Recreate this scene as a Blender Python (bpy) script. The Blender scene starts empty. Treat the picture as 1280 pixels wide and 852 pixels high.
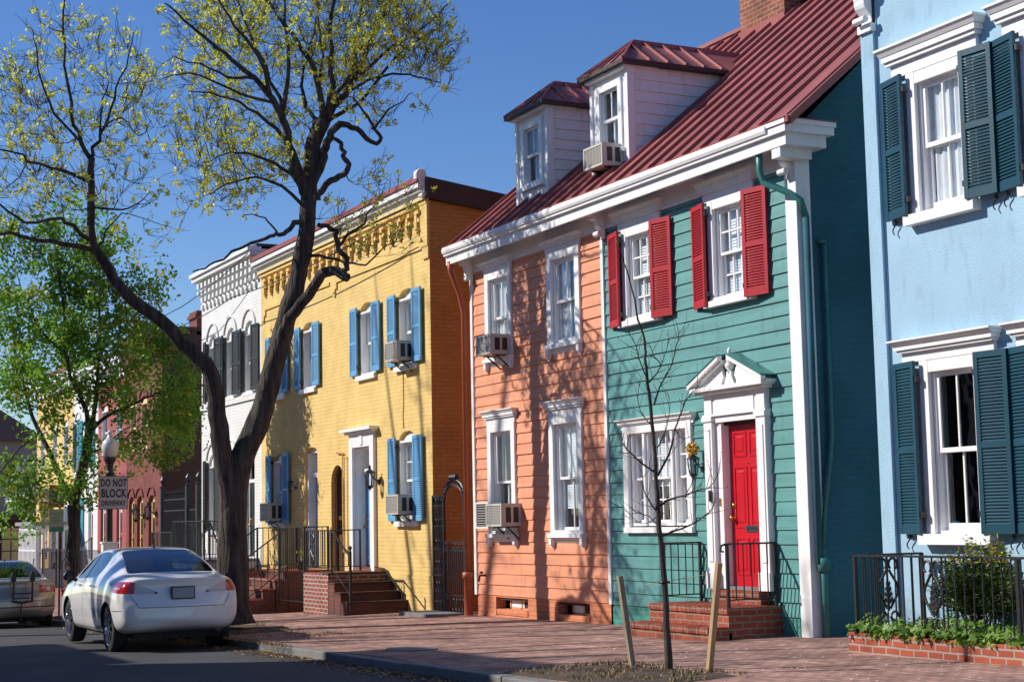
import bpy, bmesh, math, random
from mathutils import Vector, Matrix, noise
from mathutils.bvhtree import BVHTree
sc = bpy.context.scene
COL = sc.collection
rad = math.radians
# ------------------------------------------------------------------ camera, sky, sun, exposure
PITCH = math.atan(224/2050.); ROLL = .02
D0 = Vector((-.8937, .4486, 0)); L0 = Vector((.4486, .8937, 0)); ZZ = Vector((0, 0, 1))
fw = D0*math.cos(PITCH)+ZZ*math.sin(PITCH); up0 = -D0*math.sin(PITCH)+ZZ*math.cos(PITCH)
rt = L0*math.cos(ROLL)-up0*math.sin(ROLL); up = up0*math.cos(ROLL)+L0*math.sin(ROLL)
cam = bpy.data.cameras.new('camera'); camo = bpy.data.objects.new('camera', cam); COL.objects.link(camo)
cam.sensor_width = 36; cam.lens = 36*2050/1280.; cam.clip_end = 2000; cam.clip_start = .1
camo.matrix_world = Matrix(((rt.x, up.x, -fw.x, 0), (rt.y, up.y, -fw.y, -11.8), (rt.z, up.z, -fw.z, 1.47), (0, 0, 0, 1)))
sc.camera = camo
SUN = Vector((-.48, -.74, .62)).normalized()      # towards the sun
w = bpy.data.worlds.new('World'); sc.world = w; w.use_nodes = True
nt = w.node_tree; nt.nodes.clear()
sky = nt.nodes.new('ShaderNodeTexSky'); sky.sky_type = 'NISHITA'; sky.sun_disc = False
sky.sun_elevation = math.asin(SUN.z); sky.sun_rotation = math.atan2(SUN.x, SUN.y)
sky.air_density = 1.0; sky.dust_density = 0.0; sky.ozone_density = 5.0; sky.altitude = 0
bg = nt.nodes.new('ShaderNodeBackground'); bg.inputs[1].default_value = .118
wo = nt.nodes.new('ShaderNodeOutputWorld'); hs = nt.nodes.new('ShaderNodeHueSaturation'); hs.inputs['Saturation'].default_value = 1.16; hs.inputs['Hue'].default_value = .512; nt.links.new(sky.outputs[0], hs.inputs['Color']); nt.links.new(hs.outputs[0], bg.inputs[0]); nt.links.new(bg.outputs[0], wo.inputs[0])
sl = bpy.data.lights.new('sun', 'SUN'); sl.energy = 5.0; sl.angle = rad(.5); sl.color = (1, .93, .84)
so = bpy.data.objects.new('sun', sl); COL.objects.link(so); so.rotation_euler = SUN.to_track_quat('Z', 'Y').to_euler()
so.location = (0, -30, 40)
sc.view_settings.view_transform = 'Standard'; sc.view_settings.look = 'None'; sc.view_settings.gamma = 1
sc.view_settings.use_curve_mapping = False; sc.view_settings.exposure = 0.10
sc.cycles.max_bounces = 6; sc.cycles.transparent_max_bounces = 24
rnd = random.Random(7)

# ------------------------------------------------------------------ materials
MATS = {}
def newmat(name):
    m = bpy.data.materials.new(name); m.use_nodes = True; m.node_tree.nodes.clear(); MATS[name] = m
    N = m.node_tree.nodes; Lk = m.node_tree.links
    o = N.new('ShaderNodeOutputMaterial'); p = N.new('ShaderNodeBsdfPrincipled'); Lk.new(p.outputs[0], o.inputs[0])
    return m, N, Lk, p, o
def noise_n(N, Lk, scale, detail=4, vec=None, stretch=None):
    tc = N.new('ShaderNodeTexCoord'); n = N.new('ShaderNodeTexNoise'); n.inputs['Scale'].default_value = scale; n.inputs['Detail'].default_value = detail
    src = tc.outputs['Object']
    if stretch:
        mp = N.new('ShaderNodeMapping'); mp.inputs['Scale'].default_value = stretch; Lk.new(src, mp.inputs[0]); src = mp.outputs[0]
    Lk.new(src, n.inputs['Vector']); return n
def mulc(c, k): return (min(1, c[0]*k), min(1, c[1]*k), min(1, c[2]*k), 1)
def paint(name, c, rough=.6, var=.1, scale=1.2, bump=.0, bscale=40, metal=0, coat=0, dirt=0, stretch=None, spec=.5):
    m, N, Lk, p, o = newmat(name)
    n = noise_n(N, Lk, scale, 6, stretch=stretch)
    r = N.new('ShaderNodeValToRGB'); r.color_ramp.elements[0].position = .3; r.color_ramp.elements[1].position = .7
    r.color_ramp.elements[0].color = mulc(c, 1-var); r.color_ramp.elements[1].color = mulc(c, 1+var)
    Lk.new(n.outputs[0], r.inputs[0]); last = r.outputs[0]
    if dirt:
        n2 = noise_n(N, Lk, 9, 8, stretch=(1, 1, .25)); r2 = N.new('ShaderNodeValToRGB')
        r2.color_ramp.elements[0].position = .55; r2.color_ramp.elements[1].position = .75
        r2.color_ramp.elements[0].color = (1, 1, 1, 1); r2.color_ramp.elements[1].color = (1-dirt, 1-dirt, 1-dirt*1.05, 1)
        Lk.new(n2.outputs[0], r2.inputs[0]); mx = N.new('ShaderNodeMix'); mx.data_type = 'RGBA'; mx.blend_type = 'MULTIPLY'; mx.inputs[0].default_value = 1
        Lk.new(last, mx.inputs[6]); Lk.new(r2.outputs[0], mx.inputs[7]); last = mx.outputs[2]
    Lk.new(last, p.inputs['Base Color'])
    p.inputs['Roughness'].default_value = rough; p.inputs['Metallic'].default_value = metal; p.inputs['Coat Weight'].default_value = coat
    p.inputs['Specular IOR Level'].default_value = spec
    if bump:
        nb = noise_n(N, Lk, bscale, 5, stretch=stretch if name == 'bark' else None); b = N.new('ShaderNodeBump'); b.inputs['Strength'].default_value = bump; b.inputs['Distance'].default_value = .06 if name == 'bark' else .02
        Lk.new(nb.outputs[0], b.inputs['Height']); Lk.new(b.outputs[0], p.inputs['Normal'])
    return m
def brick(name, c1, c2, mortar, bw=.21, rh=.075, ms=.01, horiz=False, rough=.85, bump=.5, vscale=2.2, var=.2, rot=0, mix2=.5):
    m, N, Lk, p, o = newmat(name)
    tc = N.new('ShaderNodeTexCoord'); sp = N.new('ShaderNodeSeparateXYZ'); Lk.new(tc.outputs['Object'], sp.inputs[0])
    cb = N.new('ShaderNodeCombineXYZ')
    if horiz:
        Lk.new(sp.outputs[0], cb.inputs[0]); Lk.new(sp.outputs[1], cb.inputs[1])
    else:
        a = N.new('ShaderNodeMath'); a.operation = 'ADD'; Lk.new(sp.outputs[0], a.inputs[0]); Lk.new(sp.outputs[1], a.inputs[1])
        Lk.new(a.outputs[0], cb.inputs[0]); Lk.new(sp.outputs[2], cb.inputs[1])
    vec = cb.outputs[0]
    if rot:
        mp = N.new('ShaderNodeMapping'); mp.inputs['Rotation'].default_value = (0, 0, rot); Lk.new(vec, mp.inputs[0]); vec = mp.outputs[0]
    # slight wobble of the courses
    nw = N.new('ShaderNodeTexNoise'); nw.inputs['Scale'].default_value = 3; Lk.new(vec, nw.inputs['Vector'])
    vm = N.new('ShaderNodeVectorMath'); vm.operation = 'MULTIPLY_ADD'; Lk.new(nw.outputs['Color'], vm.inputs[0]); vm.inputs[1].default_value = (.02, .02, 0); Lk.new(vec, vm.inputs[2])
    bt = N.new('ShaderNodeTexBrick'); Lk.new(vm.outputs[0], bt.inputs['Vector'])
    bt.inputs['Scale'].default_value = 1; bt.inputs['Brick Width'].default_value = bw; bt.inputs['Row Height'].default_value = rh
    bt.inputs['Mortar Size'].default_value = ms; bt.inputs['Mortar Smooth'].default_value = .2; bt.inputs['Bias'].default_value = 0
    bt.inputs['Color1'].default_value = (*c1, 1); bt.inputs['Color2'].default_value = (*c2, 1); bt.inputs['Mortar'].default_value = (*mortar, 1)
    n = noise_n(N, Lk, vscale, 7); r = N.new('ShaderNodeValToRGB'); r.color_ramp.elements[0].position = .3; r.color_ramp.elements[1].position = .72
    r.color_ramp.elements[0].color = (1-var, 1-var, 1-var, 1); r.color_ramp.elements[1].color = (1+var*.5, 1+var*.5, 1+var*.5, 1)
    Lk.new(n.outputs[0], r.inputs[0]); mx = N.new('ShaderNodeMix'); mx.data_type = 'RGBA'; mx.blend_type = 'MULTIPLY'; mx.inputs[0].default_value = 1
    Lk.new(bt.outputs[0], mx.inputs[6]); Lk.new(r.outputs[0], mx.inputs[7]); Lk.new(mx.outputs[2], p.inputs['Base Color'])
    nf = noise_n(N, Lk, 60, 4)
    h = N.new('ShaderNodeMath'); h.operation = 'MULTIPLY_ADD'; Lk.new(nf.outputs[0], h.inputs[0]); h.inputs[1].default_value = .25
    inv = N.new('ShaderNodeMath'); inv.operation = 'SUBTRACT'; inv.inputs[0].default_value = 1; Lk.new(bt.outputs['Fac'], inv.inputs[1]); Lk.new(inv.outputs[0], h.inputs[2])
    b = N.new('ShaderNodeBump'); b.inputs['Strength'].default_value = bump; b.inputs['Distance'].default_value = .01
    Lk.new(h.outputs[0], b.inputs['Height']); Lk.new(b.outputs[0], p.inputs['Normal']); p.inputs['Roughness'].default_value = rough
    p.inputs['Specular IOR Level'].default_value = .3
    return m
def glassm(name, tint=(.9, .95, 1), refl=.14, dark=0):
    m, N, Lk, p, o = newmat(name); N.remove(p)
    t = N.new('ShaderNodeBsdfTransparent'); t.inputs[0].default_value = (tint[0]*(1-dark), tint[1]*(1-dark), tint[2]*(1-dark), 1)
    g = N.new('ShaderNodeBsdfGlossy'); g.inputs['Roughness'].default_value = .02
    nn = noise_n(N, Lk, 1.6, 2); b = N.new('ShaderNodeBump'); b.inputs['Strength'].default_value = .12; b.inputs['Distance'].default_value = .05
    Lk.new(nn.outputs[0], b.inputs['Height']); Lk.new(b.outputs[0], g.inputs['Normal'])
    f = N.new('ShaderNodeLayerWeight'); f.inputs[0].default_value = .5; pw = N.new('ShaderNodeMath'); pw.operation = 'POWER'; pw.inputs[1].default_value = 4; Lk.new(f.outputs['Facing'], pw.inputs[0])
    a = N.new('ShaderNodeMath'); a.operation = 'MULTIPLY_ADD'; a.inputs[1].default_value = .9; a.inputs[2].default_value = refl-.04; a.use_clamp = True; Lk.new(pw.outputs[0], a.inputs[0])
    mx = N.new('ShaderNodeMixShader'); Lk.new(a.outputs[0], mx.inputs[0]); Lk.new(t.outputs[0], mx.inputs[1]); Lk.new(g.outputs[0], mx.inputs[2]); Lk.new(mx.outputs[0], o.inputs[0])
    return m
def leafm(name, c, var=.25, trans=.35):
    m, N, Lk, p, o = newmat(name)
    n = noise_n(N, Lk, .9, 3); r = N.new('ShaderNodeValToRGB'); r.color_ramp.elements[0].position = .35; r.color_ramp.elements[1].position = .65
    r.color_ramp.elements[0].color = mulc(c, 1-var); r.color_ramp.elements[1].color = mulc((c[0]*1.1, c[1], c[2]*.85), 1+var)
    Lk.new(n.outputs[0], r.inputs[0]); Lk.new(r.outputs[0], p.inputs['Base Color']); p.inputs['Roughness'].default_value = .5
    tr = N.new('ShaderNodeBsdfTranslucent'); Lk.new(r.outputs[0], tr.inputs[0]); mx = N.new('ShaderNodeMixShader'); mx.inputs[0].default_value = trans
    Lk.new(p.outputs[0], mx.inputs[1]); Lk.new(tr.outputs[0], mx.inputs[2]); Lk.new(mx.outputs[0], o.inputs[0]); return m

paint('white', (.84, .84, .83), .45, .04, 2, .06, 60, dirt=.10)
paint('old_white', (.80, .80, .80), .55, .06, 3, .12, 30, dirt=.2)
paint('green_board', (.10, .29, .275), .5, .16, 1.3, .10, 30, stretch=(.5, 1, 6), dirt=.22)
brick('shaded_green', (.045, .165, .22), (.042, .155, .205), (.04, .145, .19), bump=.35, var=.3, vscale=.7, ms=.008)  # the front's green paint with the side wall's shade put into the colour
paint('orange_board', (.74, .30, .16), .6, .15, 1.3, .12, 30, stretch=(.5, 1, 6), dirt=.22)
brick('orange_brick', (.66, .24, .12), (.72, .28, .14), (.6, .22, .11), bump=.8, var=.15)
brick('green_brick', (.085, .30, .26), (.09, .32, .27), (.08, .27, .23), bump=.8, var=.15)
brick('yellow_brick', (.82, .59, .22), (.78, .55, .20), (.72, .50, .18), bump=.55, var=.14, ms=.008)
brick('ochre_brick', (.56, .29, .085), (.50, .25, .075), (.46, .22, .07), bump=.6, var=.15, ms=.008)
brick('white_brick', (.80, .80, .78), (.76, .76, .74), (.7, .7, .68), bump=.6, var=.08)
brick('red_brick', (.25, .065, .05), (.19, .05, .04), (.2, .09, .075), bump=.6, var=.2)
brick('brown_brick', (.10, .052, .045), (.085, .045, .04), (.07, .04, .035), bump=.6, var=.2)
brick('pink_brick', (.42, .11, .10), (.38, .10, .09), (.34, .10, .09), bump=.6, var=.15)
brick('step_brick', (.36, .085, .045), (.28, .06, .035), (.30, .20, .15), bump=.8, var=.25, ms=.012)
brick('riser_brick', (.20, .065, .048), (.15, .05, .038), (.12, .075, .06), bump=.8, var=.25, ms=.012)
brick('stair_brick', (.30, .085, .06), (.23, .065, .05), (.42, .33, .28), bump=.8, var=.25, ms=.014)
brick('chimney_brick', (.38, .115, .055), (.20, .06, .04), (.34, .22, .16), bump=.8, var=.4, ms=.012)
brick('planter_brick', (.42, .10, .055), (.32, .075, .045), (.40, .30, .25), bump=.9, var=.25, ms=.012)
brick('paving_brick', (.54, .315, .25), (.35, .19, .155), (.15, .12, .10), bw=.205, rh=.1, ms=.009, horiz=True, bump=1, var=.42, vscale=1.6, rot=.03)
paint('blue_stucco', (.33, .52, .66), .85, .12, .8, .38, 42, dirt=.16)
paint('blue_shutter', (.008, .06, .092), .4, .12, 2, .05)
paint('red_shutter', (.42, .012, .022), .42, .1, 2, .05)
paint('light_blue_shutter', (.12, .36, .62), .5, .12, 2, .05)
paint('black_shutter', (.018, .02, .022), .45, .15, 2, .05)
paint('teal_shutter', (.02, .32, .42), .5, .1, 2)
paint('red_door', (.56, .010, .022), .3, .06, 2, .03)
paint('blue_door', (.10, .30, .52), .4, .08, 2)
paint('brown_wood', (.12, .055, .02), .45, .25, 3, .1)
paint('cream', (.72, .58, .28), .5, .06, 2)
paint('red_metal', (.31, .098, .092), .48, .25, 1.5, .05, 8, metal=.12)
paint('red_metal_edge', (.30, .06, .045), .5, .15, 3, .05)
paint('dark_roof', (.05, .028, .026), .6, .2, 1)
paint('orange_metal', (.36, .085, .035), .45, .15, 3)
paint('green_metal', (.045, .21, .19), .4, .12, 3)
paint('iron', (.018, .018, .02), .45, .2, 5, .15, 60)
paint('ac_body', (.52, .50, .44), .5, .08, 3)
paint('ac_grey', (.20, .20, .20), .5, .1, 3)
paint('dark', (.03, .03, .031), .8, .1, 2)
paint('blind', (.78, .80, .80), .7, .04, 2)
paint('curtain', (.80, .80, .76), .9, .06, 1.5)
paint('brass', (.62, .38, .10), .3, .1, 5, metal=1)
paint('stone', (.19, .185, .18), .85, .12, 3, .3, 40)
paint('asphalt', (.052, .054, .060), .9, .22, .8, .5, 90)
paint('soil', (.075, .052, .034), .95, .3, 4, 1, 25)
paint('bark', (.066, .054, .045), .95, .7, 14, 1.0, 22, stretch=(1, 1, .12))
paint('twig', (.075, .058, .047), .9, .2, 5)
paint('pale_wood', (.45, .29, .15), .8, .2, 3, .2, 30, stretch=(4, 4, .4))
paint('grey_wood', (.30, .24, .17), .85, .25, 3, .3, 30, stretch=(4, 4, .4))
paint('car_white', (.80, .80, .80), .25, .01, 1, coat=1)
paint('car_beige', (.36, .33, .30), .28, .02, 1, coat=1, metal=.4)
paint('tyre', (.022, .022, .024), .8, .1, 5, .2, 60)
paint('chrome', (.62, .62, .64), .18, .03, 3, metal=1)
paint('black_plastic', (.02, .02, .022), .45, .1, 5)
paint('red_lens', (.50, .012, .02), .12, .15, 12, coat=1)
paint('clear_lens', (.55, .50, .50), .15, .1, 12, coat=1)
paint('plate', (.30, .33, .38), .5, .05, 10)
paint('grey_wall', (.26, .26, .29), .85, .06, 1, .2, 20)
paint('sign_white', (.42, .43, .45), .5, .03, 5)
paint('sign_red', (.45, .05, .05), .5, .05, 5)
paint('sign_green', (.06, .25, .17), .5, .05, 5)
paint('sign_black', (.02, .02, .02), .5, .05, 5)
paint('globe', (.60, .61, .58), .3, .12, 5, coat=.4)
paint('post_paint', (.02, .022, .022), .5, .2, 5)
paint('dry_grass', (.26, .20, .09), .9, .3, 3)
paint('petal', (.75, .66, .64), .8, .1, 3)
paint('straw', (.45, .30, .15), .9, .3, 5)
paint('flower', (.75, .50, .10), .7, .2, 8)
glassm('glass', refl=.13); glassm('dark_glass', (.5, .6, .62), .16, .3)
glassm('car_glass', (.30, .36, .40), .20, .2)
leafm('yellow_leaf', (.72, .78, .14), .2, .45); leafm('green_leaf', (.185, .38, .045), .5, .42); leafm('ivy_leaf', (.12, .24, .035), .3, .35)
leafm('shrub_leaf', (.05, .10, .02), .4, .3); leafm('rust_leaf', (.30, .16, .03), .3, .3); leafm('gold_leaf', (.46, .48, .07), .25, .45)

# ------------------------------------------------------------------ mesh builder, things
LOC = {}
class MB:
    def __init__(s): s.v = []; s.f = []; s.m = []; s.mats = []
    def mi(s, n):
        if n not in s.mats: s.mats.append(n)
        return s.mats.index(n)
    def face(s, pts, mat):
        b = len(s.v); s.v += [tuple(p) for p in pts]; s.f.append(tuple(range(b, b+len(pts)))); s.m.append(s.mi(mat))
    def box(s, x0, x1, y0, y1, z0, z1, mat, skip=''):
        if x0 > x1: x0, x1 = x1, x0
        if y0 > y1: y0, y1 = y1, y0
        if z0 > z1: z0, z1 = z1, z0
        b = len(s.v); s.v += [(x0, y0, z0), (x1, y0, z0), (x1, y1, z0), (x0, y1, z0), (x0, y0, z1), (x1, y0, z1), (x1, y1, z1), (x0, y1, z1)]
        k = s.mi(mat)
        for f in ((0, 3, 2, 1), (4, 5, 6, 7), (0, 1, 5, 4), (1, 2, 6, 5), (2, 3, 7, 6), (3, 0, 4, 7)):
            s.f.append(tuple(b+i for i in f)); s.m.append(k)
    def hexa(s, P, mat):   # 8 points, bottom 4 then top 4
        b = len(s.v); s.v += [tuple(p) for p in P]; k = s.mi(mat)
        for f in ((0, 3, 2, 1), (4, 5, 6, 7), (0, 1, 5, 4), (1, 2, 6, 5), (2, 3, 7, 6), (3, 0, 4, 7)):
            s.f.append(tuple(b+i for i in f)); s.m.append(k)
    def beam(s, a, b, wx, wz, mat, upv=(0, 0, 1)):
        a = Vector(a); b = Vector(b); d = (b-a).normalized(); u = Vector(upv)
        if abs(d.dot(u)) > .99: u = Vector((0, 1, 0))
        x = d.cross(u).normalized()*wx/2; z = x.cross(d).normalized()*wz/2
        s.hexa([a-x-z, a+x-z, b+x-z, b-x-z, a-x+z, a+x+z, b+x+z, b-x+z], mat)
    def tube(s, pts, rs, n, mat, cap=True):
        pts = [Vector(p) for p in pts]; k = s.mi(mat)
        if not isinstance(rs, (list, tuple)): rs = [rs]*len(pts)
        prev = None; ref = None
        for i, p in enumerate(pts):
            d = (pts[min(i+1, len(pts)-1)]-pts[max(i-1, 0)])
            if d.length < 1e-6: d = Vector((0, 0, 1))
            d.normalize()
            if ref is None:
                ref = d.cross(Vector((0, 0, 1)) if abs(d.z) < .9 else Vector((1, 0, 0))).normalized()
            ref = (ref-d*ref.dot(d))
            if ref.length < 1e-5: ref = d.orthogonal()
            ref.normalize(); q = d.cross(ref)
            b = len(s.v)
            for j in range(n):
                a = 2*math.pi*j/n; s.v.append(tuple(p+(ref*math.cos(a)+q*math.sin(a))*rs[i]))
            if prev is not None:
                for j in range(n):
                    s.f.append((prev+j, prev+(j+1) % n, b+(j+1) % n, b+j)); s.m.append(k)
            elif cap: s.f.append(tuple(b+j for j in reversed(range(n)))); s.m.append(k)
            prev = b
        if cap: s.f.append(tuple(prev+j for j in range(n))); s.m.append(k)
    def lathe(s, c, prof, n, mat, axis='z'):
        k = s.mi(mat); prev = None
        for (r, h) in prof:
            b = len(s.v)
            for j in range(n):
                a = 2*math.pi*j/n; x, y = r*math.cos(a), r*math.sin(a)
                if axis == 'z': s.v.append((c[0]+x, c[1]+y, c[2]+h))
                elif axis == 'y': s.v.append((c[0]+x, c[1]+h, c[2]+y))
                else: s.v.append((c[0]+h, c[1]+x, c[2]+y))
            if prev is not None:
                for j in range(n): s.f.append((prev+j, prev+(j+1) % n, b+(j+1) % n, b+j)); s.m.append(k)
            prev = b
    def prism(s, poly, y0, y1, mat, ax='y'):   # polygon in (x,z) extruded along y (or (y,z) along x)
        def P(a, t, b): return (a, t, b) if ax == 'y' else (t, a, b)
        b = len(s.v); n = len(poly); k = s.mi(mat)
        s.v += [P(a, y0, c) for a, c in poly]+[P(a, y1, c) for a, c in poly]
        s.f.append(tuple(range(b, b+n))); s.m.append(k); s.f.append(tuple(b+n+i for i in reversed(range(n)))); s.m.append(k)
        for i in range(n):
            j = (i+1) % n; s.f.append((b+i, b+n+i, b+n+j, b+j)); s.m.append(k)
    def build(s, name, parent=None, label=None, smooth=False, loc=None, kind=None, bevel=0, fix=True):
        L = Vector(LOC.get(parent.name, (0, 0, 0))) if parent else Vector(loc or (0, 0, 0))
        me = bpy.data.meshes.new(name); me.from_pydata([(p[0]-L.x, p[1]-L.y, p[2]-L.z) for p in s.v], [], s.f)
        for n in s.mats: me.materials.append(MATS[n])
        me.polygons.foreach_set('material_index', s.m)
        if smooth: me.polygons.foreach_set('use_smooth', [True]*len(s.f))
        if fix:
            bm = bmesh.new(); bm.from_mesh(me)
            if smooth: bmesh.ops.remove_doubles(bm, verts=bm.verts, dist=1e-5)
            bmesh.ops.recalc_face_normals(bm, faces=bm.faces); bm.to_mesh(me); bm.free()
        me.update()
        o = bpy.data.objects.new(name, me); COL.objects.link(o)
        if parent: o.parent = parent
        else: o.location = L
        LOC[o.name] = tuple(L)
        if label: o['label'] = label
        if kind: o['kind'] = kind
        if bevel:
            b = o.modifiers.new('bevel', 'BEVEL'); b.width = bevel; b.segments = 2; b.limit_method = 'ANGLE'
        return o
def thing(name, label, cat, loc, group=None):
    o = bpy.data.objects.new(name, None); COL.objects.link(o); o.location = loc; o.empty_display_size = .2
    LOC[o.name] = tuple(loc); o['label'] = label; o['category'] = cat
    if group: o['group'] = group
    return o
def tag(o, label, cat, group=None, kind=None):
    o['label'] = label; o['category'] = cat
    if group: o['group'] = group
    if kind: o['kind'] = kind
    return o
def G(x):      # height of the pavement along the street
    if x > -4: x = -4
    if x >= -26.7: return .04+.014*(x+15.9)
    x = max(x, -42); return -.111+.028*(x+26.7)

def GS(x, y): return G(x)+.018*max(-4.9, min(0, y))
# ------------------------------------------------------------------ ground, road, pavement, kerb
XS = [-160, -110, -80, -60, -50]+[x for x in range(-46, 8, 1)]+[12, 20, 40, 80]
def strip(name, y0, y1, dz, mat, ny=1, jit=0):
    m = MB(); ys = [y0+(y1-y0)*i/ny for i in range(ny+1)]
    H = {}
    for i, x in enumerate(XS):
        for j, y in enumerate(ys):
            H[i, j] = (x, y, (GS(x, y) if dz > -.01 and y > -9 else G(x))+dz+(jit*noise.noise(Vector((x*.35, y*.7, 3))) if jit else 0))
    for i in range(len(XS)-1):
        for j in range(ny): m.face([H[i, j], H[i+1, j], H[i+1, j+1], H[i, j+1]], mat)
    return m.build(name, kind='structure', smooth=True)
gm = MB()
for i in range(len(XS)-1):
    a, b = XS[i], XS[i+1]
    a2 = -900 if i == 0 else a; b2 = 900 if i == len(XS)-2 else b
    gm.face([(a2, -900, G(a)-.5), (b2, -900, G(b)-.5), (b2, 900, G(b)-.5), (a2, 900, G(a)-.5)], 'soil')
gm.build('ground', kind='structure')
strip('road', -14.2, -4.72, -.185, 'asphalt', 10, .012)
strip('sidewalk', -4.60, 0.0, 0, 'paving_brick', 10, .010); strip('alley_ground', 0.0, 9.0, 0, 'paving_brick', 2)
strip('far_sidewalk', -19, -14.35, -.08, 'paving_brick', 2)
def kerb(name, y0, y1):
    m = MB(); x = -60.
    while x < 20:
        x2 = x+2.4
        if x2 > 20: x2 = 20.
        dzz = rnd.uniform(-.006, .006); dy = rnd.uniform(-.012, .012)
        m.hexa([(x, y0+dy, G(x)-.3), (x2-.012, y0+dy, G(x2)-.3), (x2-.012, y1, G(x2)-.3), (x, y1, G(x)-.3), (x, y0+dy, G(x)-.078+dzz), (x2-.012, y0+dy, G(x2)-.078+dzz), (x2-.012, y1, G(x2)-.078+dzz), (x, y1, G(x)-.078+dzz)], 'stone')
        x = x2
    return m.build(name, kind='structure', bevel=.015)
kerb('kerb', -4.76, -4.595); kerb('far_kerb', -14.36, -14.16)
# ------------------------------------------------------------------ architecture helpers
def arch_pts(x0, x1, zs, rise, n=10):
    # segmental / round arch from (x1,zs) over to (x0,zs)
    c = (x0+x1)/2; h = (x1-x0)/2
    return [(c+h*math.cos(math.pi*i/n), zs+rise*math.sin(math.pi*i/n)) for i in range(n+1)]
def masonry(m, x0, x1, z0, z1, y, holes, mat, reveal=.16, rmat=None):
    """front sheet with real openings; hole = (hx0,hx1,hz0,hz1,rise)"""
    rmat = rmat or mat
    xs = sorted(set([x0, x1]+[h[0] for h in holes]+[h[1] for h in holes])); zs = sorted(set([z0, z1]+[h[2] for h in holes]+[h[3]+h[4] for h in holes]))
    for i in range(len(xs)-1):
        for j in range(len(zs)-1):
            cx = (xs[i]+xs[i+1])/2; cz = (zs[j]+zs[j+1])/2
            if any(h[0] < cx < h[1] and h[2] < cz < h[3]+h[4] for h in holes): continue
            m.face([(xs[i], y, zs[j]), (xs[i+1], y, zs[j]), (xs[i+1], y, zs[j+1]), (xs[i], y, zs[j+1])], mat)
    for hx0, hx1, hz0, hz1, r in holes:
        yb = y+reveal
        m.face([(hx0, y, hz0), (hx1, y, hz0), (hx1, yb, hz0), (hx0, yb, hz0)], rmat)
        m.face([(hx0, y, hz0), (hx0, yb, hz0), (hx0, yb, hz1), (hx0, y, hz1)], rmat)
        m.face([(hx1, y, hz0), (hx1, y, hz1), (hx1, yb, hz1), (hx1, yb, hz0)], rmat)
        if r:
            P = arch_pts(hx0, hx1, hz1, r)
            for a, b in zip(P[:-1], P[1:]):
                m.face([(b[0], y, b[1]), (a[0], y, a[1]), (a[0], y, hz1+r), (b[0], y, hz1+r)], mat)
                m.face([(a[0], y, a[1]), (b[0], y, b[1]), (b[0], yb, b[1]), (a[0], yb, a[1])], rmat)
        else: m.face([(hx0, y, hz1), (hx1, y, hz1), (hx1, yb, hz1), (hx0, yb, hz1)], rmat)
def clapboard(m, x0, x1, z0, z1, y, holes, mat, ex=.172, proj=.017):
    z = z0
    while z < z1-.01:
        zt = min(z+ex, z1); cuts = sorted(set([z, zt]+[c for h in holes for c in (h[2], h[3]) if z < c < zt]))
        Y = lambda q: y-proj*(1-(q-z)/ex)-.002
        jit = rnd.uniform(-.002, .002)
        for a, b in zip(cuts[:-1], cuts[1:]):
            segs = [(x0, x1)]
            for h in holes:
                if h[2] < (a+b)/2 < h[3]:
                    ns = []
                    for s, e in segs:
                        if h[0] > s and h[0] < e: ns.append((s, h[0]))
                        if h[1] < e and h[1] > s: ns.append((h[1], e))
                        if h[0] >= e or h[1] <= s: ns.append((s, e))
                    segs = ns
            for s, e in segs:
                # butt joints of separate boards
                parts = [s, e]
                if e-s > 2.2: parts = [s, s+(e-s)*rnd.uniform(.3, .7), e]
                Wv = lambda X, Z: Z+(.007*noise.noise(Vector((X*.8, Z*1.7, 3.3))) if z0+.03 < Z < z1-.03 else 0)
                for p, q in zip(parts[:-1], parts[1:]):
                    o = rnd.uniform(-.0025, .0025); k_ = max(1, int((q-p)/.35))
                    for g in range(k_):
                        xa = p+(q-.003-p)*g/k_; xb = p+(q-.003-p)*(g+1)/k_
                        wa = .004*noise.noise(Vector((xa*1.3, a*4, 7))); wb = .004*noise.noise(Vector((xb*1.3, a*4, 7)))
                        m.face([(xa, Y(a)+jit+o+wa, Wv(xa, a)), (xb, Y(a)+jit+o+wb, Wv(xb, a)), (xb, Y(b)+jit+o, Wv(xb, b)+.002), (xa, Y(b)+jit+o, Wv(xa, b)+.002)], mat)
                if a == z: m.face([(s, y+.004, z), (e, y+.004, z), (e, Y(z), z), (s, Y(z), z)], mat)
        z = zt
def bars(m, x0, x1, z0, z1, y0, y1, cols, rows, t, mat):
    for i in range(1, cols): x = x0+(x1-x0)*i/cols; m.box(x-t/2, x+t/2, y0, y1, z0, z1, mat)
    for j in range(1, rows): z = z0+(z1-z0)*j/rows; m.box(x0, x1, y0+.003, y1-.003, z-t/2, z+t/2, mat)
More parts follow.
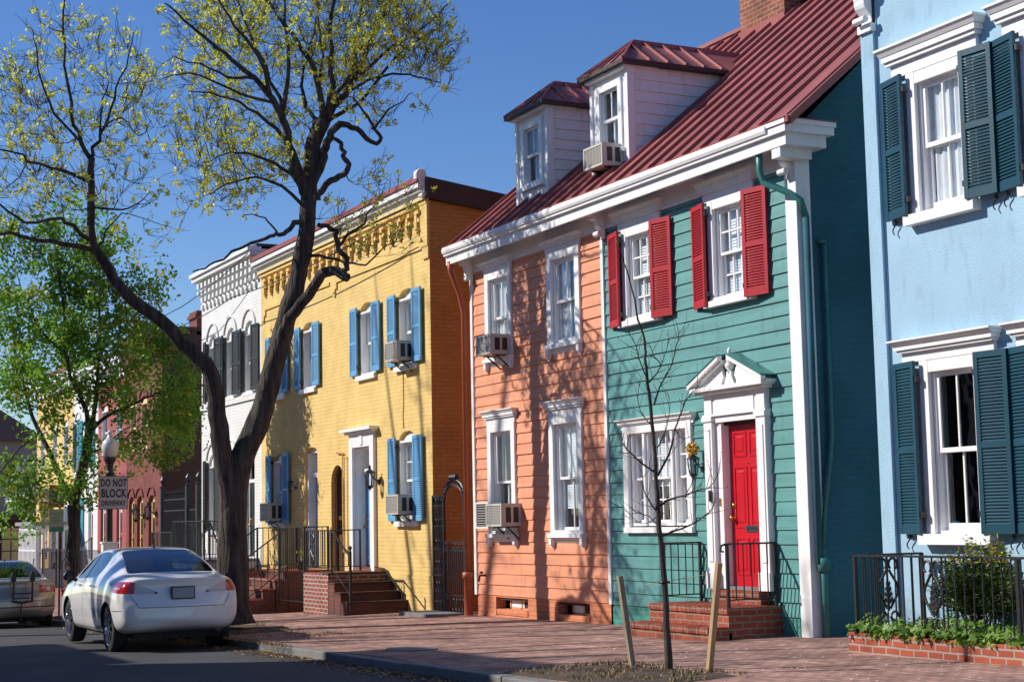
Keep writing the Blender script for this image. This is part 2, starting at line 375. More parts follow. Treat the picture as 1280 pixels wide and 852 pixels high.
def window(par, x0, x1, z0, z1, y, cols=2, rows=1, glass='glass', back='blind', trim='white', rise=0, fr=.05, rec=.05, drop=1., split=.5, label=None):
    """double-hung sash window in an opening, its outer face recessed by rec behind y"""
    m = MB(); ya = y+rec; zm = z0+(z1-z0)*split
    m.box(x0, x0+.035, y+.004, ya+.14, z0, z1, trim); m.box(x1-.035, x1, y+.004, ya+.14, z0, z1, trim)
    m.box(x0+.035, x1-.035, y+.006, ya+.14, z1-.04, z1, trim); m.box(x0+.035, x1-.035, y+.006, ya+.14, z0, z0+.035, trim)
    if rise:
        P = arch_pts(x0+.003, x1-.003, z1, rise-.004); m.prism(P, ya-.01, ya+.03, trim)
        Q = arch_pts(x0+.07, x1-.07, z1+.01, rise*.72); m.prism(Q, ya-.028, ya-.012, trim)
    a, b = x0+.035, x1-.035
    for (s0, s1, yy) in ((zm-.02, z1-.04, ya), (z0+.035, zm+.02, ya+.045)):
        m.box(a, a+fr, yy, yy+.04, s0, s1, trim); m.box(b-fr, b, yy, yy+.04, s0, s1, trim)
        m.box(a+fr, b-fr, yy+.002, yy+.038, s1-fr*.9, s1, trim); m.box(a+fr, b-fr, yy+.002, yy+.038, s0, s0+fr*(1 if yy == ya else 1.5), trim)
        bars(m, a+fr, b-fr, s0+fr, s1-fr*.9, yy+.006, yy+.034, cols, rows, .022, trim)
    o = m.build('window', par, label)
    g = MB()
    g.face([(a, ya+.02, zm), (b, ya+.02, zm), (b, ya+.02, z1-.04), (a, ya+.02, z1-.04)], glass)
    g.face([(a, ya+.065, z0+.035), (b, ya+.065, z0+.035), (b, ya+.065, zm), (a, ya+.065, zm)], glass); g.build('glass', o, fix=False)
    g = MB(); yb = ya+.092
    if back == 'blind':
        zt = z1-.045; zb = z0+.04+(z1-z0)*(1-drop); k = max(3, int((zt-zb)/.040))
        for i in range(k):
            zz = zb+(zt-zb)*i/k; g.face([(a, yb, zz), (b, yb, zz), (b, yb+.010, zz+.043), (a, yb+.010, zz+.043)], 'blind')
        g.build('blind', o, fix=False)
    elif back == 'curtain':
        n = 26; zt = z1-.04; zb = z0+.04
        for i in range(n):
            u0 = a+(b-a)*i/n; u1 = a+(b-a)*(i+1)/n
            if .44 < (i+.5)/n < .54 and drop < 1: continue
            f = lambda u: yb+.014*math.sin((u-a)*55)+.008*math.sin((u-a)*131)
            g.face([(u0, f(u0), zb), (u1, f(u1), zb), (u1, f(u1), zt), (u0, f(u0), zt)], 'curtain')
        g.build('curtain', o, fix=False, smooth=True)
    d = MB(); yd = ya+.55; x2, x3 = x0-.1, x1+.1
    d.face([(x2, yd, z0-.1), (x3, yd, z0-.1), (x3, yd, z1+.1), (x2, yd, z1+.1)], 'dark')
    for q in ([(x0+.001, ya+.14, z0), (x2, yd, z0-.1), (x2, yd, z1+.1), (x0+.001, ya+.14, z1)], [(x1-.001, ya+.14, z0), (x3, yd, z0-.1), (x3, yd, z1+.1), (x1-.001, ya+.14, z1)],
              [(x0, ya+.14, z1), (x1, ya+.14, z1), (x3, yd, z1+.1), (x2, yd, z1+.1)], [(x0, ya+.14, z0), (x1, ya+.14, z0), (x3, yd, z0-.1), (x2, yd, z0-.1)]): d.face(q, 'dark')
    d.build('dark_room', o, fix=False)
    return o
def shutter(par, xh, yh, xt, yt, z0, z1, mat, t=.035, st=.055):
    """louvred leaf from hinge edge to tip edge (plan coordinates), real slats with gaps"""
    m = MB(); d = Vector((xt-xh, yt-yh, 0)); L = d.length; d.normalize(); n = Vector((d.y, -d.x, 0))
    if n.y > 0: n = -n
    O = Vector((xh, yh, 0))
    def bx(a0, a1, b0, b1, c0, c1):
        P = []
        for c in (c0, c1):
            for (a, b) in ((a0, b0), (a1, b0), (a1, b1), (a0, b1)): q = O+d*a+n*b; P.append((q.x, q.y, c))
        m.hexa(P, mat)
    bx(0, st, -t/2, t/2, z0, z1); bx(L-st, L, -t/2, t/2, z0, z1); zm = (z0+z1)/2-.03
    R = ((z0, z0+st*1.7), (zm-st*.55, zm+st*.55), (z1-st*1.2, z1))
    for a, b in R: bx(st, L-st, -t/2+.002, t/2-.002, a, b)
    for a, b in ((R[0][1], R[1][0]), (R[1][1], R[2][0])):
        k = max(4, int(round((b-a)/.034)))
        for i in range(k):
            c = a+(b-a)*(i+.5)/k; h = .025; e = .013
            P = []
            for s in (0, 1):
                for (u, w_) in ((st, -e), (L-st, -e), (L-st, e), (st, e)):
                    q = O+d*u+n*w_; P.append((q.x, q.y, c-w_/e*h*.62+(-.004 if s == 0 else .004)))
            m.hexa(P, mat)
    o = m.build('shutter', par)
    for zz in (z0+.22*(z1-z0)*.5, z1-.22*(z1-z0)*.5):
        h = MB(); q = O; h.box(q.x-.035, q.x+.035, q.y-.005, q.y+.05, zz-.03, zz+.03, 'iron'); h.build('hinge', o)
    return o
def shutter_dog(par, x, z, y=0):
    m = MB(); P = []
    for i in range(15):
        a = i/14.; P.append((x+.035*math.sin(a*6.3)*(1 if a < .5 else .8), y-.045, z+.05-.17*a))
    m.tube(P, .008, 5, 'iron'); m.box(x-.008, x+.008, y-.045, y+.01, z+.0, z+.02, 'iron')
    return m.build('shutter_dog', par)
def cap(m, x0, x1, z0, z1, y, d=.11, mat='white'):
    """moulded lintel: frieze, bed mould, projecting cap"""
    h = z1-z0
    m.box(x0+.16*h*2, x1-.16*h*2, y-d*.30, y, z0, z0+h*.42, mat); m.box(x0+h*.2, x1-h*.2, y-d*.58, y, z0+h*.42, z0+h*.55, mat)
    m.box(x0+h*.12, x1-h*.12, y-d*.74, y, z0+h*.55, z0+h*.74, mat)
    # crown with slanted face
    a, b = x0+h*.06, x1-h*.06
    m.hexa([(a, y-d*.8, z0+h*.74), (b, y-d*.8, z0+h*.74), (b, y, z0+h*.74), (a, y, z0+h*.74), (x0, y-d*1.05, z0+h*.92), (x1, y-d*1.05, z0+h*.92), (x1, y, z0+h*.92), (x0, y, z0+h*.92)], mat)
    m.box(x0-.01, x1+.01, y-d*1.12, y, z0+h*.92, z1, mat)
def casing(m, x0, x1, z0, z1, y, w_, d=.045, mat='white', sill=.06, sx=.05, sd=.09, top=True, brackets=False):
    m.box(x0, x0+w_, y-d, y+.03, z0, z1, mat); m.box(x1-w_, x1, y-d, y+.03, z0, z1, mat)
    if top: m.box(x0+w_, x1-w_, y-d+.003, y+.03, z1-w_, z1, mat)
    m.box(x0-sx, x1+sx, y-sd, y+.06, z0-sill, z0+.002, mat)
    if brackets:
        for xx in (x0-sx+.02, x1+sx-.1): m.box(xx, xx+.08, y-sd+.015, y, z0-sill-.11, z0-sill, mat); m.box(xx+.02, xx+.06, y-sd+.035, y, z0-sill-.15, z0-sill-.11, mat)
        m.box(x0-sx+.1, x1+sx-.1, y-.02, y, z0-sill-.07, z0-sill, mat)
def bracket(m, x, z, y, w_=.12, h=.42, d=.3, mat='white'):
    """scrolled console bracket"""
    P = []
    for i in range(13):
        a = i/12.; P.append((y-d*(1-a)**1.3-.02*math.sin(a*14), z-h*a))
    poly = [(y, z)]+P+[(y, z-h)]
    m.prism([(p[0], p[1]) for p in poly], x-w_/2, x+w_/2, mat, 'x')
    m.lathe((x-w_/2-.008, y-d*.62, z-.09), [(0, 0), (.042, 0), (.042, w_+.016), (0, w_+.016)], 12, mat, 'x')
    m.lathe((x-w_/2-.01, y-.10, z-h+.07), [(0, 0), (.04, 0), (.04, w_+.02), (0, w_+.02)], 12, mat, 'x')
def body(par, x0, x1, y1, z1, lmat, rmat, name='side_wall', z0=-1.2, gable=None, y0=0.0):
    """side and back walls (each its own part)"""
    for x, mt in ((x0, lmat), (x1, rmat)):
        m = MB()
        P = [(x, y0, z0), (x, y1, z0), (x, y1, z1)]
        if gable: P += [(x, gable[0], gable[1])]
        P += [(x, y0, gable[2] if gable else z1)]
        m.face(P, mt); m.build(name, par, fix=False)
    m = MB(); m.face([(x0, y1, z0), (x1, y1, z0), (x1, y1, z1), (x0, y1, z1)], rmat); m.build('rear_wall', par, fix=False)
def panel_door(par, x0, x1, z0, z1, y, mat, panels=6, knob=True, slot=True):
    m = MB(); m.box(x0, x1, y, y+.045, z0, z1, mat); W = x1-x0; H = z1-z0
    rows = ((.07, .30), (.36, .74), (.80, .955)) if panels == 6 else ((.08, .42), (.5, .93))
    for a, b in rows:
        for c, d in ((.12, .46), (.54, .88)):
            X0, X1, Z0, Z1 = x0+W*c, x0+W*d, z0+H*a, z0+H*b; t = .022
            m.box(X0, X1, y-.010, y+.002, Z0, Z0+t, mat); m.box(X0, X1, y-.010, y+.002, Z1-t, Z1, mat)
            m.box(X0, X0+t, y-.010, y+.002, Z0+t, Z1-t, mat); m.box(X1-t, X1, y-.010, y+.002, Z0+t, Z1-t, mat)
            m.hexa([(X0+.05, y+.002, Z0+.05), (X1-.05, y+.002, Z0+.05), (X1-.05, y+.002, Z1-.05), (X0+.05, y+.002, Z1-.05), (X0+.075, y-.010, Z0+.075), (X1-.075, y-.010, Z0+.075), (X1-.075, y-.010, Z1-.075), (X0+.075, y-.010, Z1-.075)], mat)
    o = m.build('door', par)
    if knob:
        k = MB(); k.lathe((x0+.075, y, z0+H*.42), [(0, -.075), (.028, -.07), (.034, -.05), (.02, -.03), (.012, -.02), (.03, -.006), (.03, 0)], 12, 'brass', 'y')
        k.lathe((x0+.075, y, z0+H*.50), [(0, -.03), (.026, -.028), (.03, 0)], 12, 'brass', 'y'); k.build('door_knob', o, smooth=True)
    if slot:
        k = MB(); k.box(x0+W*.40, x0+W*.70, y-.014, y-.001, z0+H*.335, z0+H*.375, 'chrome'); k.box(x0+W*.43, x0+W*.67, y-.018, y-.0145, z0+H*.345, z0+H*.365, 'black_plastic'); k.build('mail_slot', o)
        k = MB(); k.lathe((x0+W*.5, y, z0+H*.76), [(0, -.015), (.012, -.014), (.014, 0)], 10, 'brass', 'y'); k.build('peephole', o)
    return o

# ================================================================== light blue house (right)
bh = thing('town_house', 'light blue stucco house with dark teal shutters at the right edge', 'house', (-12, 0, 0))
xs_b = (-13.70, -11.98, -10.26)       # casing left edges
BX1 = -7.6
holesb = [(x+.13, x+.82, a, b, 0) for x in xs_b for a, b in ((4.66, 6.12), (1.24, 2.98))]
m = MB(); masonry(m, -14.22, BX1, -1.2, 9.2, 0, holesb, 'blue_stucco', .12, 'white'); m.build('wall', bh)
m = MB(); m.box(-14.43, -14.215, -.05, .30, -1.2, 6.95, 'blue_stucco'); m.box(-14.205, -14.195, -.012, .01, -1.2, 9.0, 'blue_stucco'); m.build('corner_pilaster', bh)
m = MB(); bracket(m, -14.31, 7.42, -.04, .17, .5, .24); m.box(-14.43, -14.2, -.09, .0, 6.86, 6.95, 'white'); m.build('cornice_bracket', bh)
m = MB()
for (a, b, d, z) in ((-14.6, BX1+.1, .22, 7.55), (-14.7, BX1+.2, .36, 7.72)): m.box(a, b, -d, .06, z, z+.17, 'white')
m.build('cornice', bh)
body(bh, -14.43, BX1, 9, 9.2, 'blue_stucco', 'blue_stucco', y0=.0)
m = MB(); m.box(-14.5, BX1+.1, 0, 9.1, 9.2, 9.35, 'dark_roof'); m.build('roof', bh)
for x in xs_b:
    for lower, (z0, z1, zc) in enumerate(((4.66, 6.12, 6.56), (1.24, 2.98, 3.32))):
        m = MB(); casing(m, x, x+.95, z0, z1+.1, 0, .13, .05, sill=.11, sx=.07, sd=.12)
        cap(m, x-.34, x+1.10+.12, z1+.10, zc, -.002, .17); m.build('window_casing', bh)
        window(bh, x+.13, x+.82, z0, z1, 0, 2, 1, 'dark_glass' if lower else 'glass', None if lower else 'curtain', rec=.03, drop=1)
        xh = x-.01; shutter(bh, xh+.02, -.13, xh-.40, -.045, z0+.0, z1+.10, 'blue_shutter')
        xh = x+.93; shutter(bh, xh, -.13, xh+.42, -.08, z0+.0, z1+.10, 'blue_shutter')
        shutter_dog(bh, x-.30, z0-.04); shutter_dog(bh, x+1.26, z0-.04)
m = MB(); m.box(-13.46, -13.36, .098, .103, 1.33, 1.37, 'light_blue_shutter'); m.build('window_sticker', bh)

# ================================================================== green house
gh = thing('clapboard_house', 'green clapboard house with red shutters and a red front door', 'house', (-18.2, 0, 0))
GX0, GX1 = -20.47, -15.97
gw = [(-19.77, -19.07), (-17.56, -16.86)]
holes = [(a, b, 4.22, 5.44, 0) for a, b in gw]+[(-19.87, -18.36, 1.34, 2.66, 0), (-17.55, -16.68, .42, 2.68, 0)]
m = MB(); clapboard(m, GX0, GX1, .26, 5.70, 0, [(a-.02, b+.02, c-.02, d+.02) for a, b, c, d, _ in holes], 'green_board')
m.box(GX0, GX1, -.002, .02, -1.2, .262, 'green_brick'); m.build('wall', gh)
m = MB(); masonry(m, GX0, GX1, -1.2, 6.0, .022, holes, 'dark', .1, 'white'); m.build('sheathing', gh)
ROOFZ = lambda y: 6.13+.835*(y+.36)
RY = 3.70
body(gh, GX0, -15.76, 7.6, 6.1, 'dark', 'shaded_green', gable=(RY, ROOFZ(RY)-.05, 6.1), y0=.0)
m = MB(); m.box(GX1, -15.75, -.05, .16, -.12, 5.72, 'white'); m.box(GX1+.02, -15.742, -.058, .168, -.12, .5, 'old_white'); m.build('corner_board', gh)
m = MB(); m.box(-20.52, -20.445, -.04, .0, .26, 5.5, 'white'); m.build('dividing_board', gh)
# frieze, soffit, fascia and gutter
def eave(par, x0, x1, ret=False):
    m = MB(); m.box(x0, x1, -.035, .01, 5.64, 5.92, 'old_white'); m.box(x0, x1, -.36, -.03, 5.90, 5.925, 'old_white')
    m.box(x0, x1, -.37, -.335, 5.81, 5.96, 'white'); m.box(x0, x1, -.42, -.33, 5.955, 6.0, 'white')
    P = [(-.44, 5.995), (-.455, 6.03), (-.455, 6.07), (-.435, 6.10), (-.33, 6.11), (-.33, 5.995)]
    m.prism(P, x0, x1, 'white', 'x')
    if ret:
        m.box(x1, x1+.30, -.37, .22, 5.81, 5.96, 'white'); m.box(x1, x1+.36, -.42, .30, 5.955, 6.11, 'white'); m.box(x1, x1+.38, -.44, .32, 6.05, 6.11, 'white')
        m.box(x1+.0, x1+.17, -.36, .10, 5.69, 5.812, 'white')
        m.box(x1, x1+.39, -.45, .33, 6.11, 6.122, 'red_metal_edge')
    m.build('eave', par)
eave(gh, -20.47, -15.78, True)
m = MB(); bracket(m, -20.42, 5.90, -.03, .12, .40, .27); m.build('eave_bracket', gh); m = MB(); bracket(m, -15.87, 5.90, -.045, .12, .40, .27); m.build('eave_bracket', gh)
def roof(par, x0, x1, seams, rake=False):
    m = MB()
    y0, y1 = -.40, RY
    m.hexa([(x0, y0, ROOFZ(y0)-.05), (x1, y0, ROOFZ(y0)-.05), (x1, y1, ROOFZ(y1)-.05), (x0, y1, ROOFZ(y1)-.05), (x0, y0, ROOFZ(y0)), (x1, y0, ROOFZ(y0)), (x1, y1, ROOFZ(y1)), (x0, y1, ROOFZ(y1))], 'red_metal')
    zb = ROOFZ(RY)-.835*(7.9-RY)
    m.hexa([(x0, y1, ROOFZ(y1)-.05), (x1, y1, ROOFZ(y1)-.05), (x1, 7.9, zb-.05), (x0, 7.9, zb-.05), (x0, y1, ROOFZ(y1)), (x1, y1, ROOFZ(y1)), (x1, 7.9, zb), (x0, 7.9, zb)], 'red_metal')
    n = Vector((0, -.835, 1)).normalized()
    for x in seams:
        a = Vector((x, y0+.03, ROOFZ(y0+.03))); b = Vector((x, y1-.14, ROOFZ(y1-.14)))
        for d0, hh, ww in ((0, .046, .028),):
            P = []
            for k in (0, hh):
                for q, s in ((a, -1), (a, 1), (b, 1), (b, -1)): r = q+n*k+Vector((s*ww/2, 0, 0)); P.append(r)
            m.hexa([P[0], P[1], P[2], P[3], P[4], P[5], P[6], P[7]], 'red_metal')
    m.box(x0, x1, RY-.09, RY+.09, ROOFZ(RY)-.03, ROOFZ(RY)+.035, 'red_metal')
    m.box(x0, x1, y0-.035, y0+.01, ROOFZ(y0)-.05, ROOFZ(y0)+.022, 'red_metal_edge')
    if rake:
        for s in (1,):
            a = Vector((x1, y0, ROOFZ(y0))); b = Vector((x1, y1, ROOFZ(y1))); c = Vector((x1, 7.9, zb))
            for p, q in ((a, b), (b, c)):
                e = .012; dn = .085
                m.hexa([(p.x-.06, p.y, p.z-dn), (p.x+e, p.y, p.z-dn), (q.x+e, q.y, q.z-dn), (q.x-.06, q.y, q.z-dn), (p.x-.06, p.y, p.z+.03), (p.x+e, p.y, p.z+.03), (q.x+e, q.y, q.z+.03), (q.x-.06, q.y, q.z+.03)], 'red_metal')
                m.face([(x1-.01, p.y, p.z-.075), (x1-.01, q.y, q.z-.075), (-15.765, q.y, q.z-.075), (-15.765, p.y, p.z-.075)], 'dark_roof')
    return m.build('roof', par)
roof(gh, -20.49, -15.34, [-20.27+.43*i for i in range(11)]+[-15.40], True)
# windows, casings
for (a, b) in gw:
    m = MB(); casing(m, a-.11, b+.11, 4.22, 5.53, 0, .11, .055, sill=.075, sx=.07, sd=.11); m.box(a-.05, b+.05, -.07, 0, 4.222, 4.262, 'white'); cap(m, a-.30, b+.30, 5.53, 5.80, -.012, .12); m.build('window_casing', gh)
    window(gh, a, b, 4.22, 5.44, 0, 3, 2, 'glass', 'blind', fr=.035, rec=.03)
    shutter(gh, a-.08, -.13, a-.50, -.035, 4.17, 5.52, 'red_shutter'); shutter(gh, b+.09, -.13, b+.50, -.05, 4.17, 5.52, 'red_shutter')
# tripartite ground floor window
m = MB(); casing(m, -20.0, -18.24, 1.34, 2.76, 0, .12, .05, sill=.075, sx=.0, sd=.07); cap(m, -20.10, -18.14, 2.70, 2.84, -.006, .11); m.build('window_casing', gh)
for a, b, c in ((-19.87, -19.50, 1), (-19.45, -18.78, 3), (-18.73, -18.36, 1)):
    window(gh, a, b, 1.36, 2.66, 0, c, 2, 'glass', 'curtain' if c == 1 else 'blind', fr=.03, rec=.05, drop=1 if c == 1 else .62)
for q in (-19.50, -18.78): m = MB(); m.box(q, q+.05, -.03, .14, 1.36, 2.66, 'white'); m.build('mullion', gh)
# door surround
m = MB(); dz = .56
for x0, x1 in ((-17.84, -17.66), (-16.68, -16.49)):
    m.box(x0, x1, -.10, .0, dz+.22, 2.68, 'white'); m.box(x0-.02, x1+.02, -.125, .0, dz, dz+.22, 'white'); m.box(x0-.02, x1+.02, -.12, .0, 2.68, 2.74, 'white'); m.box(x0+.04, x1-.04, -.112, -.1, dz+.34, 2.58, 'white')
    m.box(x0+.01, x1-.01, -.09, .0, 2.74, 3.02, 'white')
m.box(-17.66, -16.68, -.07, .0, 2.66, 3.02, 'white'); m.box(-17.60, -16.74, -.085, -.07, 2.76, 2.97, 'white'); m.box(-17.86, -16.47, -.105, 0, 2.742, 2.765, 'white')
m.box(-17.66, -17.53, -.04, .20, dz, 2.68, 'white'); m.box(-16.70, -16.675, -.04, .20, dz, 2.68, 'white'); m.box(-17.53, -16.70, .0, .2, 2.62, 2.70, 'dark')
m.build('door_surround', gh)
m = MB()   # broken pediment with urn
m.box(-17.92, -16.42, -.17, .0, 3.02, 3.06, 'white'); m.box(-17.97, -16.37, -.22, .0, 3.06, 3.11, 'white')
for s in (-1, 1):
    cx = -17.17; e = cx+s*.83; t = cx+s*.10
    def slab(xa, za, xb, zb, th, y0, y1, mt): m.hexa([(xa, y0, za), (xb, y0, zb), (xb, y1, zb), (xa, y1, za), (xa, y0, za+th), (xb, y0, zb+th), (xb, y1, zb+th), (xa, y1, za+th)], mt)
    slab(e, 3.10, t, 3.43, .055, -.24, -.17, 'white'); slab(e, 3.085, t, 3.40, .03, -.19, .0, 'white'); slab(e, 3.162, t, 3.482, .018, -.25, .0, 'green_metal')
    m.prism([(cx+s*.80, 3.11), (cx+s*.19, 3.36), (cx+s*.15, 3.30), (cx+s*.12, 3.22), (cx+s*.17, 3.15), (cx+s*.16, 3.11)], -.14, -.10, 'white')
m.prism([(-17.28, 3.11), (-17.06, 3.11), (-17.08, 3.16), (-17.115, 3.22), (-17.12, 3.28), (-17.22, 3.28), (-17.225, 3.22), (-17.26, 3.16)], -.14, -.10, 'white')
m.box(-17.95, -16.39, -.03, 0, 3.10, 3.45, 'green_board') if False else None
o = m.build('pediment', gh)
m = MB(); m.lathe((-17.17, -.12, 3.26), [(0, 0), (.03, 0), (.025, .03), (.055, .07), (.06, .11), (.03, .15), (.05, .17), (.03, .20), (.012, .23), (.03, .26), (.022, .30), (0, .33)], 14, 'white'); m.build('urn_finial', o, smooth=True)
panel_door(gh, -17.53, -16.70, dz+.03, 2.62, .075, 'red_door')
m = MB(); m.box(-17.66, -16.66, -.02, .2, dz-.03, dz+.03, 'stone'); m.build('door_sill', gh)
m = MB(); m.box(-17.73, -17.69, -.135, -.11, 1.66, 1.80, 'iron'); m.box(-17.60, -17.585, -.06, -.04, 1.60, 1.70, 'brass'); m.build('doorbell', gh)
# green downpipe
m = MB(); m.tube([(-16.12, -.30, 5.90), (-16.12, -.30, 5.62), (-16.10, -.27, 5.48), (-15.80, -.10, 5.30), (-15.70, -.02, 5.20), (-15.68, .03, 5.0)], .042, 10, 'green_metal')
m.tube([(-15.68, .03, 5.0), (-15.69, .04, .9)], .04, 10, 'shaded_green')
m.build('gutter_pipe', gh, smooth=True)
m = MB(); m.tube([(-15.70, .30, 4.72), (-15.70, .30, 2.4), (-15.70, .26, 2.1), (-15.69, .14, 1.5), (-15.69, .10, 1.05)], .03, 8, 'green_metal'); m.tube([(-15.69, .10, 1.06), (-15.69, .10, .62), (-15.69, .10, .0)], .05, 10, 'green_metal'); m.lathe((-15.69, .10, .80), [(.05, 0), (.085, .01), (.085, .16), (.05, .17)], 12, 'green_metal'); m.box(-15.75, -15.66, .22, .30, 4.70, 4.73, 'green_metal'); m.build('drain_pipe', gh, smooth=True)
m = MB()   # chimney
cx0, cx1, cy0, cy1 = -21.55, -20.35, 3.30, 4.1
m = MB(); m.box(cx0, cx1, cy0, cy1, 8.9, 12.2, 'chimney_brick'); m.box(cx0-.03, cx1+.03, cy0-.03, cy1+.03, 8.9, 9.28, 'red_metal_edge'); m.box(cx0-.06, cx1+.06, cy0-.06, cy1+.06, 11.9, 12.05, 'chimney_brick')
m.build('chimney', gh)

# ================================================================== dormers
def dormer(par, cx, ac=False):
    x0, x1, y0 = cx-.53, cx+.53, .22; zt = 8.07; yb = (zt-6.13)/.835-.36+.05
    o = MB(); sx0, sx1 = cx-.27, cx+.27; sz0, sz1 = 6.88, 7.78
    masonry(o, x0, x1, 6.55, zt, y0, [(sx0, sx1, sz0, sz1, 0)], 'old_white', .1)
    for x in (x0, x1):     # side walls: lapped boards
        s = -1 if x == x0 else 1; z = 6.5
        while z < zt:
            z2 = min(z+.165, zt); ya = max(y0+.09, 0); yz = (z-6.13)/.835-.36+.03; yz2 = (z2-6.13)/.835-.36+.03
            o.face([(x+s*.022, y0+.07, z), (x+s*.022, max(yz, y0+.071), z), (x+s*.002, max(yz2, y0+.071), z2), (x+s*.002, y0+.07, z2)], 'old_white')
            o.face([(x+s*.022, y0+.07, z), (x+s*.022, max(yz, y0+.071), z), (x, max(yz, y0+.071), z), (x, y0+.07, z)], 'old_white'); z = z2
        o.box(x-.04 if s > 0 else x-.03, x+.03 if s > 0 else x+.04, y0-.028, y0+.09, 6.5, zt, 'white')
    o.box(sx0-.10, sx0, y0-.03, y0, sz0-.05, sz1+.1, 'white'); o.box(sx1, sx1+.10, y0-.03, y0, sz0-.05, sz1+.1, 'white'); o.box(sx0, sx1, y0-.028, y0, sz1, sz1+.1, 'white')
    o.box(sx0-.14, sx1+.14, y0-.07, y0, sz0-.11, sz0-.05, 'white'); o.box(sx0, sx1, y0-.03, y0, sz0-.05, sz0, 'white')
    o.box(x0-.05, x1+.05, y0-.02, y0+.0, 6.50, 6.62, 'red_metal_edge')
    d = o.build('dormer', par)
    # window pieces are sub-parts
    m = MB(); fr = .035; zm = (sz0+sz1)/2
    for s0, s1, yy in ((zm-.02, sz1, y0+.02), (sz0, zm+.02, y0+.06)):
        m.box(sx0, sx0+fr, yy, yy+.03, s0, s1, 'white'); m.box(sx1-fr, sx1, yy, yy+.03, s0, s1, 'white'); m.box(sx0+fr, sx1-fr, yy+.002, yy+.028, s1-fr, s1, 'white'); m.box(sx0+fr, sx1-fr, yy+.002, yy+.028, s0, s0+fr*1.3, 'white')
        bars(m, sx0+fr, sx1-fr, s0+fr, s1-fr, yy+.006, yy+.024, 2, 1, .02, 'white')
        m.face([(sx0, yy+.015, s0), (sx1, yy+.015, s0), (sx1, yy+.015, s1), (sx0, yy+.015, s1)], 'glass')
    m.box(sx0, sx1, y0+.2, y0+.22, sz0, sz1, 'blind'); m.box(sx0+.18, sx0+.26, y0+.19, y0+.198, sz0, sz1, 'dark'); m.build('window', d, fix=False)
    # hipped little roof
    m = MB(); ex = .15; yf = y0-.16; rz = 8.55; A = (x0-ex, yf, zt); B = (x1+ex, yf, zt)
    yr = (rz-6.13)/.835-.36+.02; ye = (zt-6.13)/.835-.36+.02; p = (cx, y0+.42, rz); q = (cx, yr, rz); C = (x1+ex, ye, zt); Dd = (x0-ex, ye, zt)
    for f in ([A, B, p], [B, C, q, p], [A, p, q, Dd], [A, Dd, C, B]): m.face([Vector(v)+Vector((0, 0, .05)) if 0 else v for v in f], 'red_metal')
    m.box(x0-ex, x1+ex, yf-.01, ye, zt-.055, zt+.004, 'dark_roof'); m.box(x0-.04, x1+.04, yf+.06, y0+.5, zt-.10, zt-.05, 'old_white')
    def rib(a, b, r=.028): m.beam(a, b, r*1.2, r*2.2, 'red_metal')
    rib(A, p, .03); rib(B, p, .03); rib(p, q, .035)
    for k in range(1, 6):
        t = k/5.6; yy = y0-.02+(ye-y0)*t
        if yy < ye:
            for s in (-1, 1):
                e = (cx+s*(.53+ex), yy, zt)
                f = min(1, (yy-yf)/(y0+.42-yf)); top = (cx+s*(.53+ex)*(1-f)+s*.0, yy+.0, zt+(rz-zt)*f)
                rib(e, top, .03)
    for k in (-1, 0, 1): rib((cx+k*.34, yf, zt), (cx+k*.34*.35, yf+(y0+.42-yf)*.66, zt+(rz-zt)*.66), .022)
    m.build('dormer_roof', d)
    return d

# ================================================================== orange house
oh = thing('clapboard_house', 'orange clapboard house with white trimmed windows between the yellow and green houses', 'house', (-22.7, 0, 0))
OX0, OX1 = -24.95, -20.52
ow = [(-24.28, -23.58, 4.12, 5.44), (-22.07, -21.29, 4.12, 5.44), (-24.28, -23.54, 1.26, 2.92), (-22.10, -21.33, 1.26, 2.92)]
holes = [(a, b, c, d, 0) for a, b, c, d in ow]
m = MB(); clapboard(m, OX0, OX1, .27, 5.70, 0, [(a-.02, b+.02, c-.02, d+.02) for a, b, c, d in ow], 'orange_board')
bz = [(-24.22, -23.12), (-22.12, -21.14)]
masonry(m, OX0, OX1, -1.2, .268, -.004, [(a, b, .0, .24, 0) for a, b in bz], 'orange_brick', .16, 'orange_brick')
for a, b in bz: m.box(a, b, -.02, .16, -.03, .055, 'orange_brick'); m.box(a-.07, a, -.03, 0, -.03, .25, 'orange_board')
m.build('wall', oh)
m = MB(); masonry(m, OX0, OX1, .2, 6.0, .022, holes, 'dark', .1, 'white'); m.build('sheathing', oh)
for a, b in bz:
    m = MB(); m.box(a+.28, b, .10, .12, .055, .24, 'dark'); m.box(a+.30, a+.34, .08, .13, .06, .24, 'orange_board'); m.box((a+b)/2+.14, (a+b)/2+.18, .08, .13, .06, .24, 'orange_board'); m.box(a+.3, b, .08, .13, .055, .085, 'orange_board')
    m.box(a+.34, b-.32, .092, .099, .09, .22, 'blind'); m.build('basement_window', oh)
body(oh, OX0, OX1, 7.6, 6.1, 'orange_brick', 'dark', gable=(RY, ROOFZ(RY)-.05, 6.1), y0=.0)
m = MB(); m.box(-25.0, OX0+.03, -.04, .12, .26, 5.72, 'white'); m.build('corner_board', oh)
eave(oh, -25.22, -20.475)
m = MB(); bracket(m, -24.93, 5.90, -.03, .12, .42, .27); m.build('eave_bracket', oh)
roof(oh, -25.24, -20.495, [-25.0+.43*i for i in range(11)])
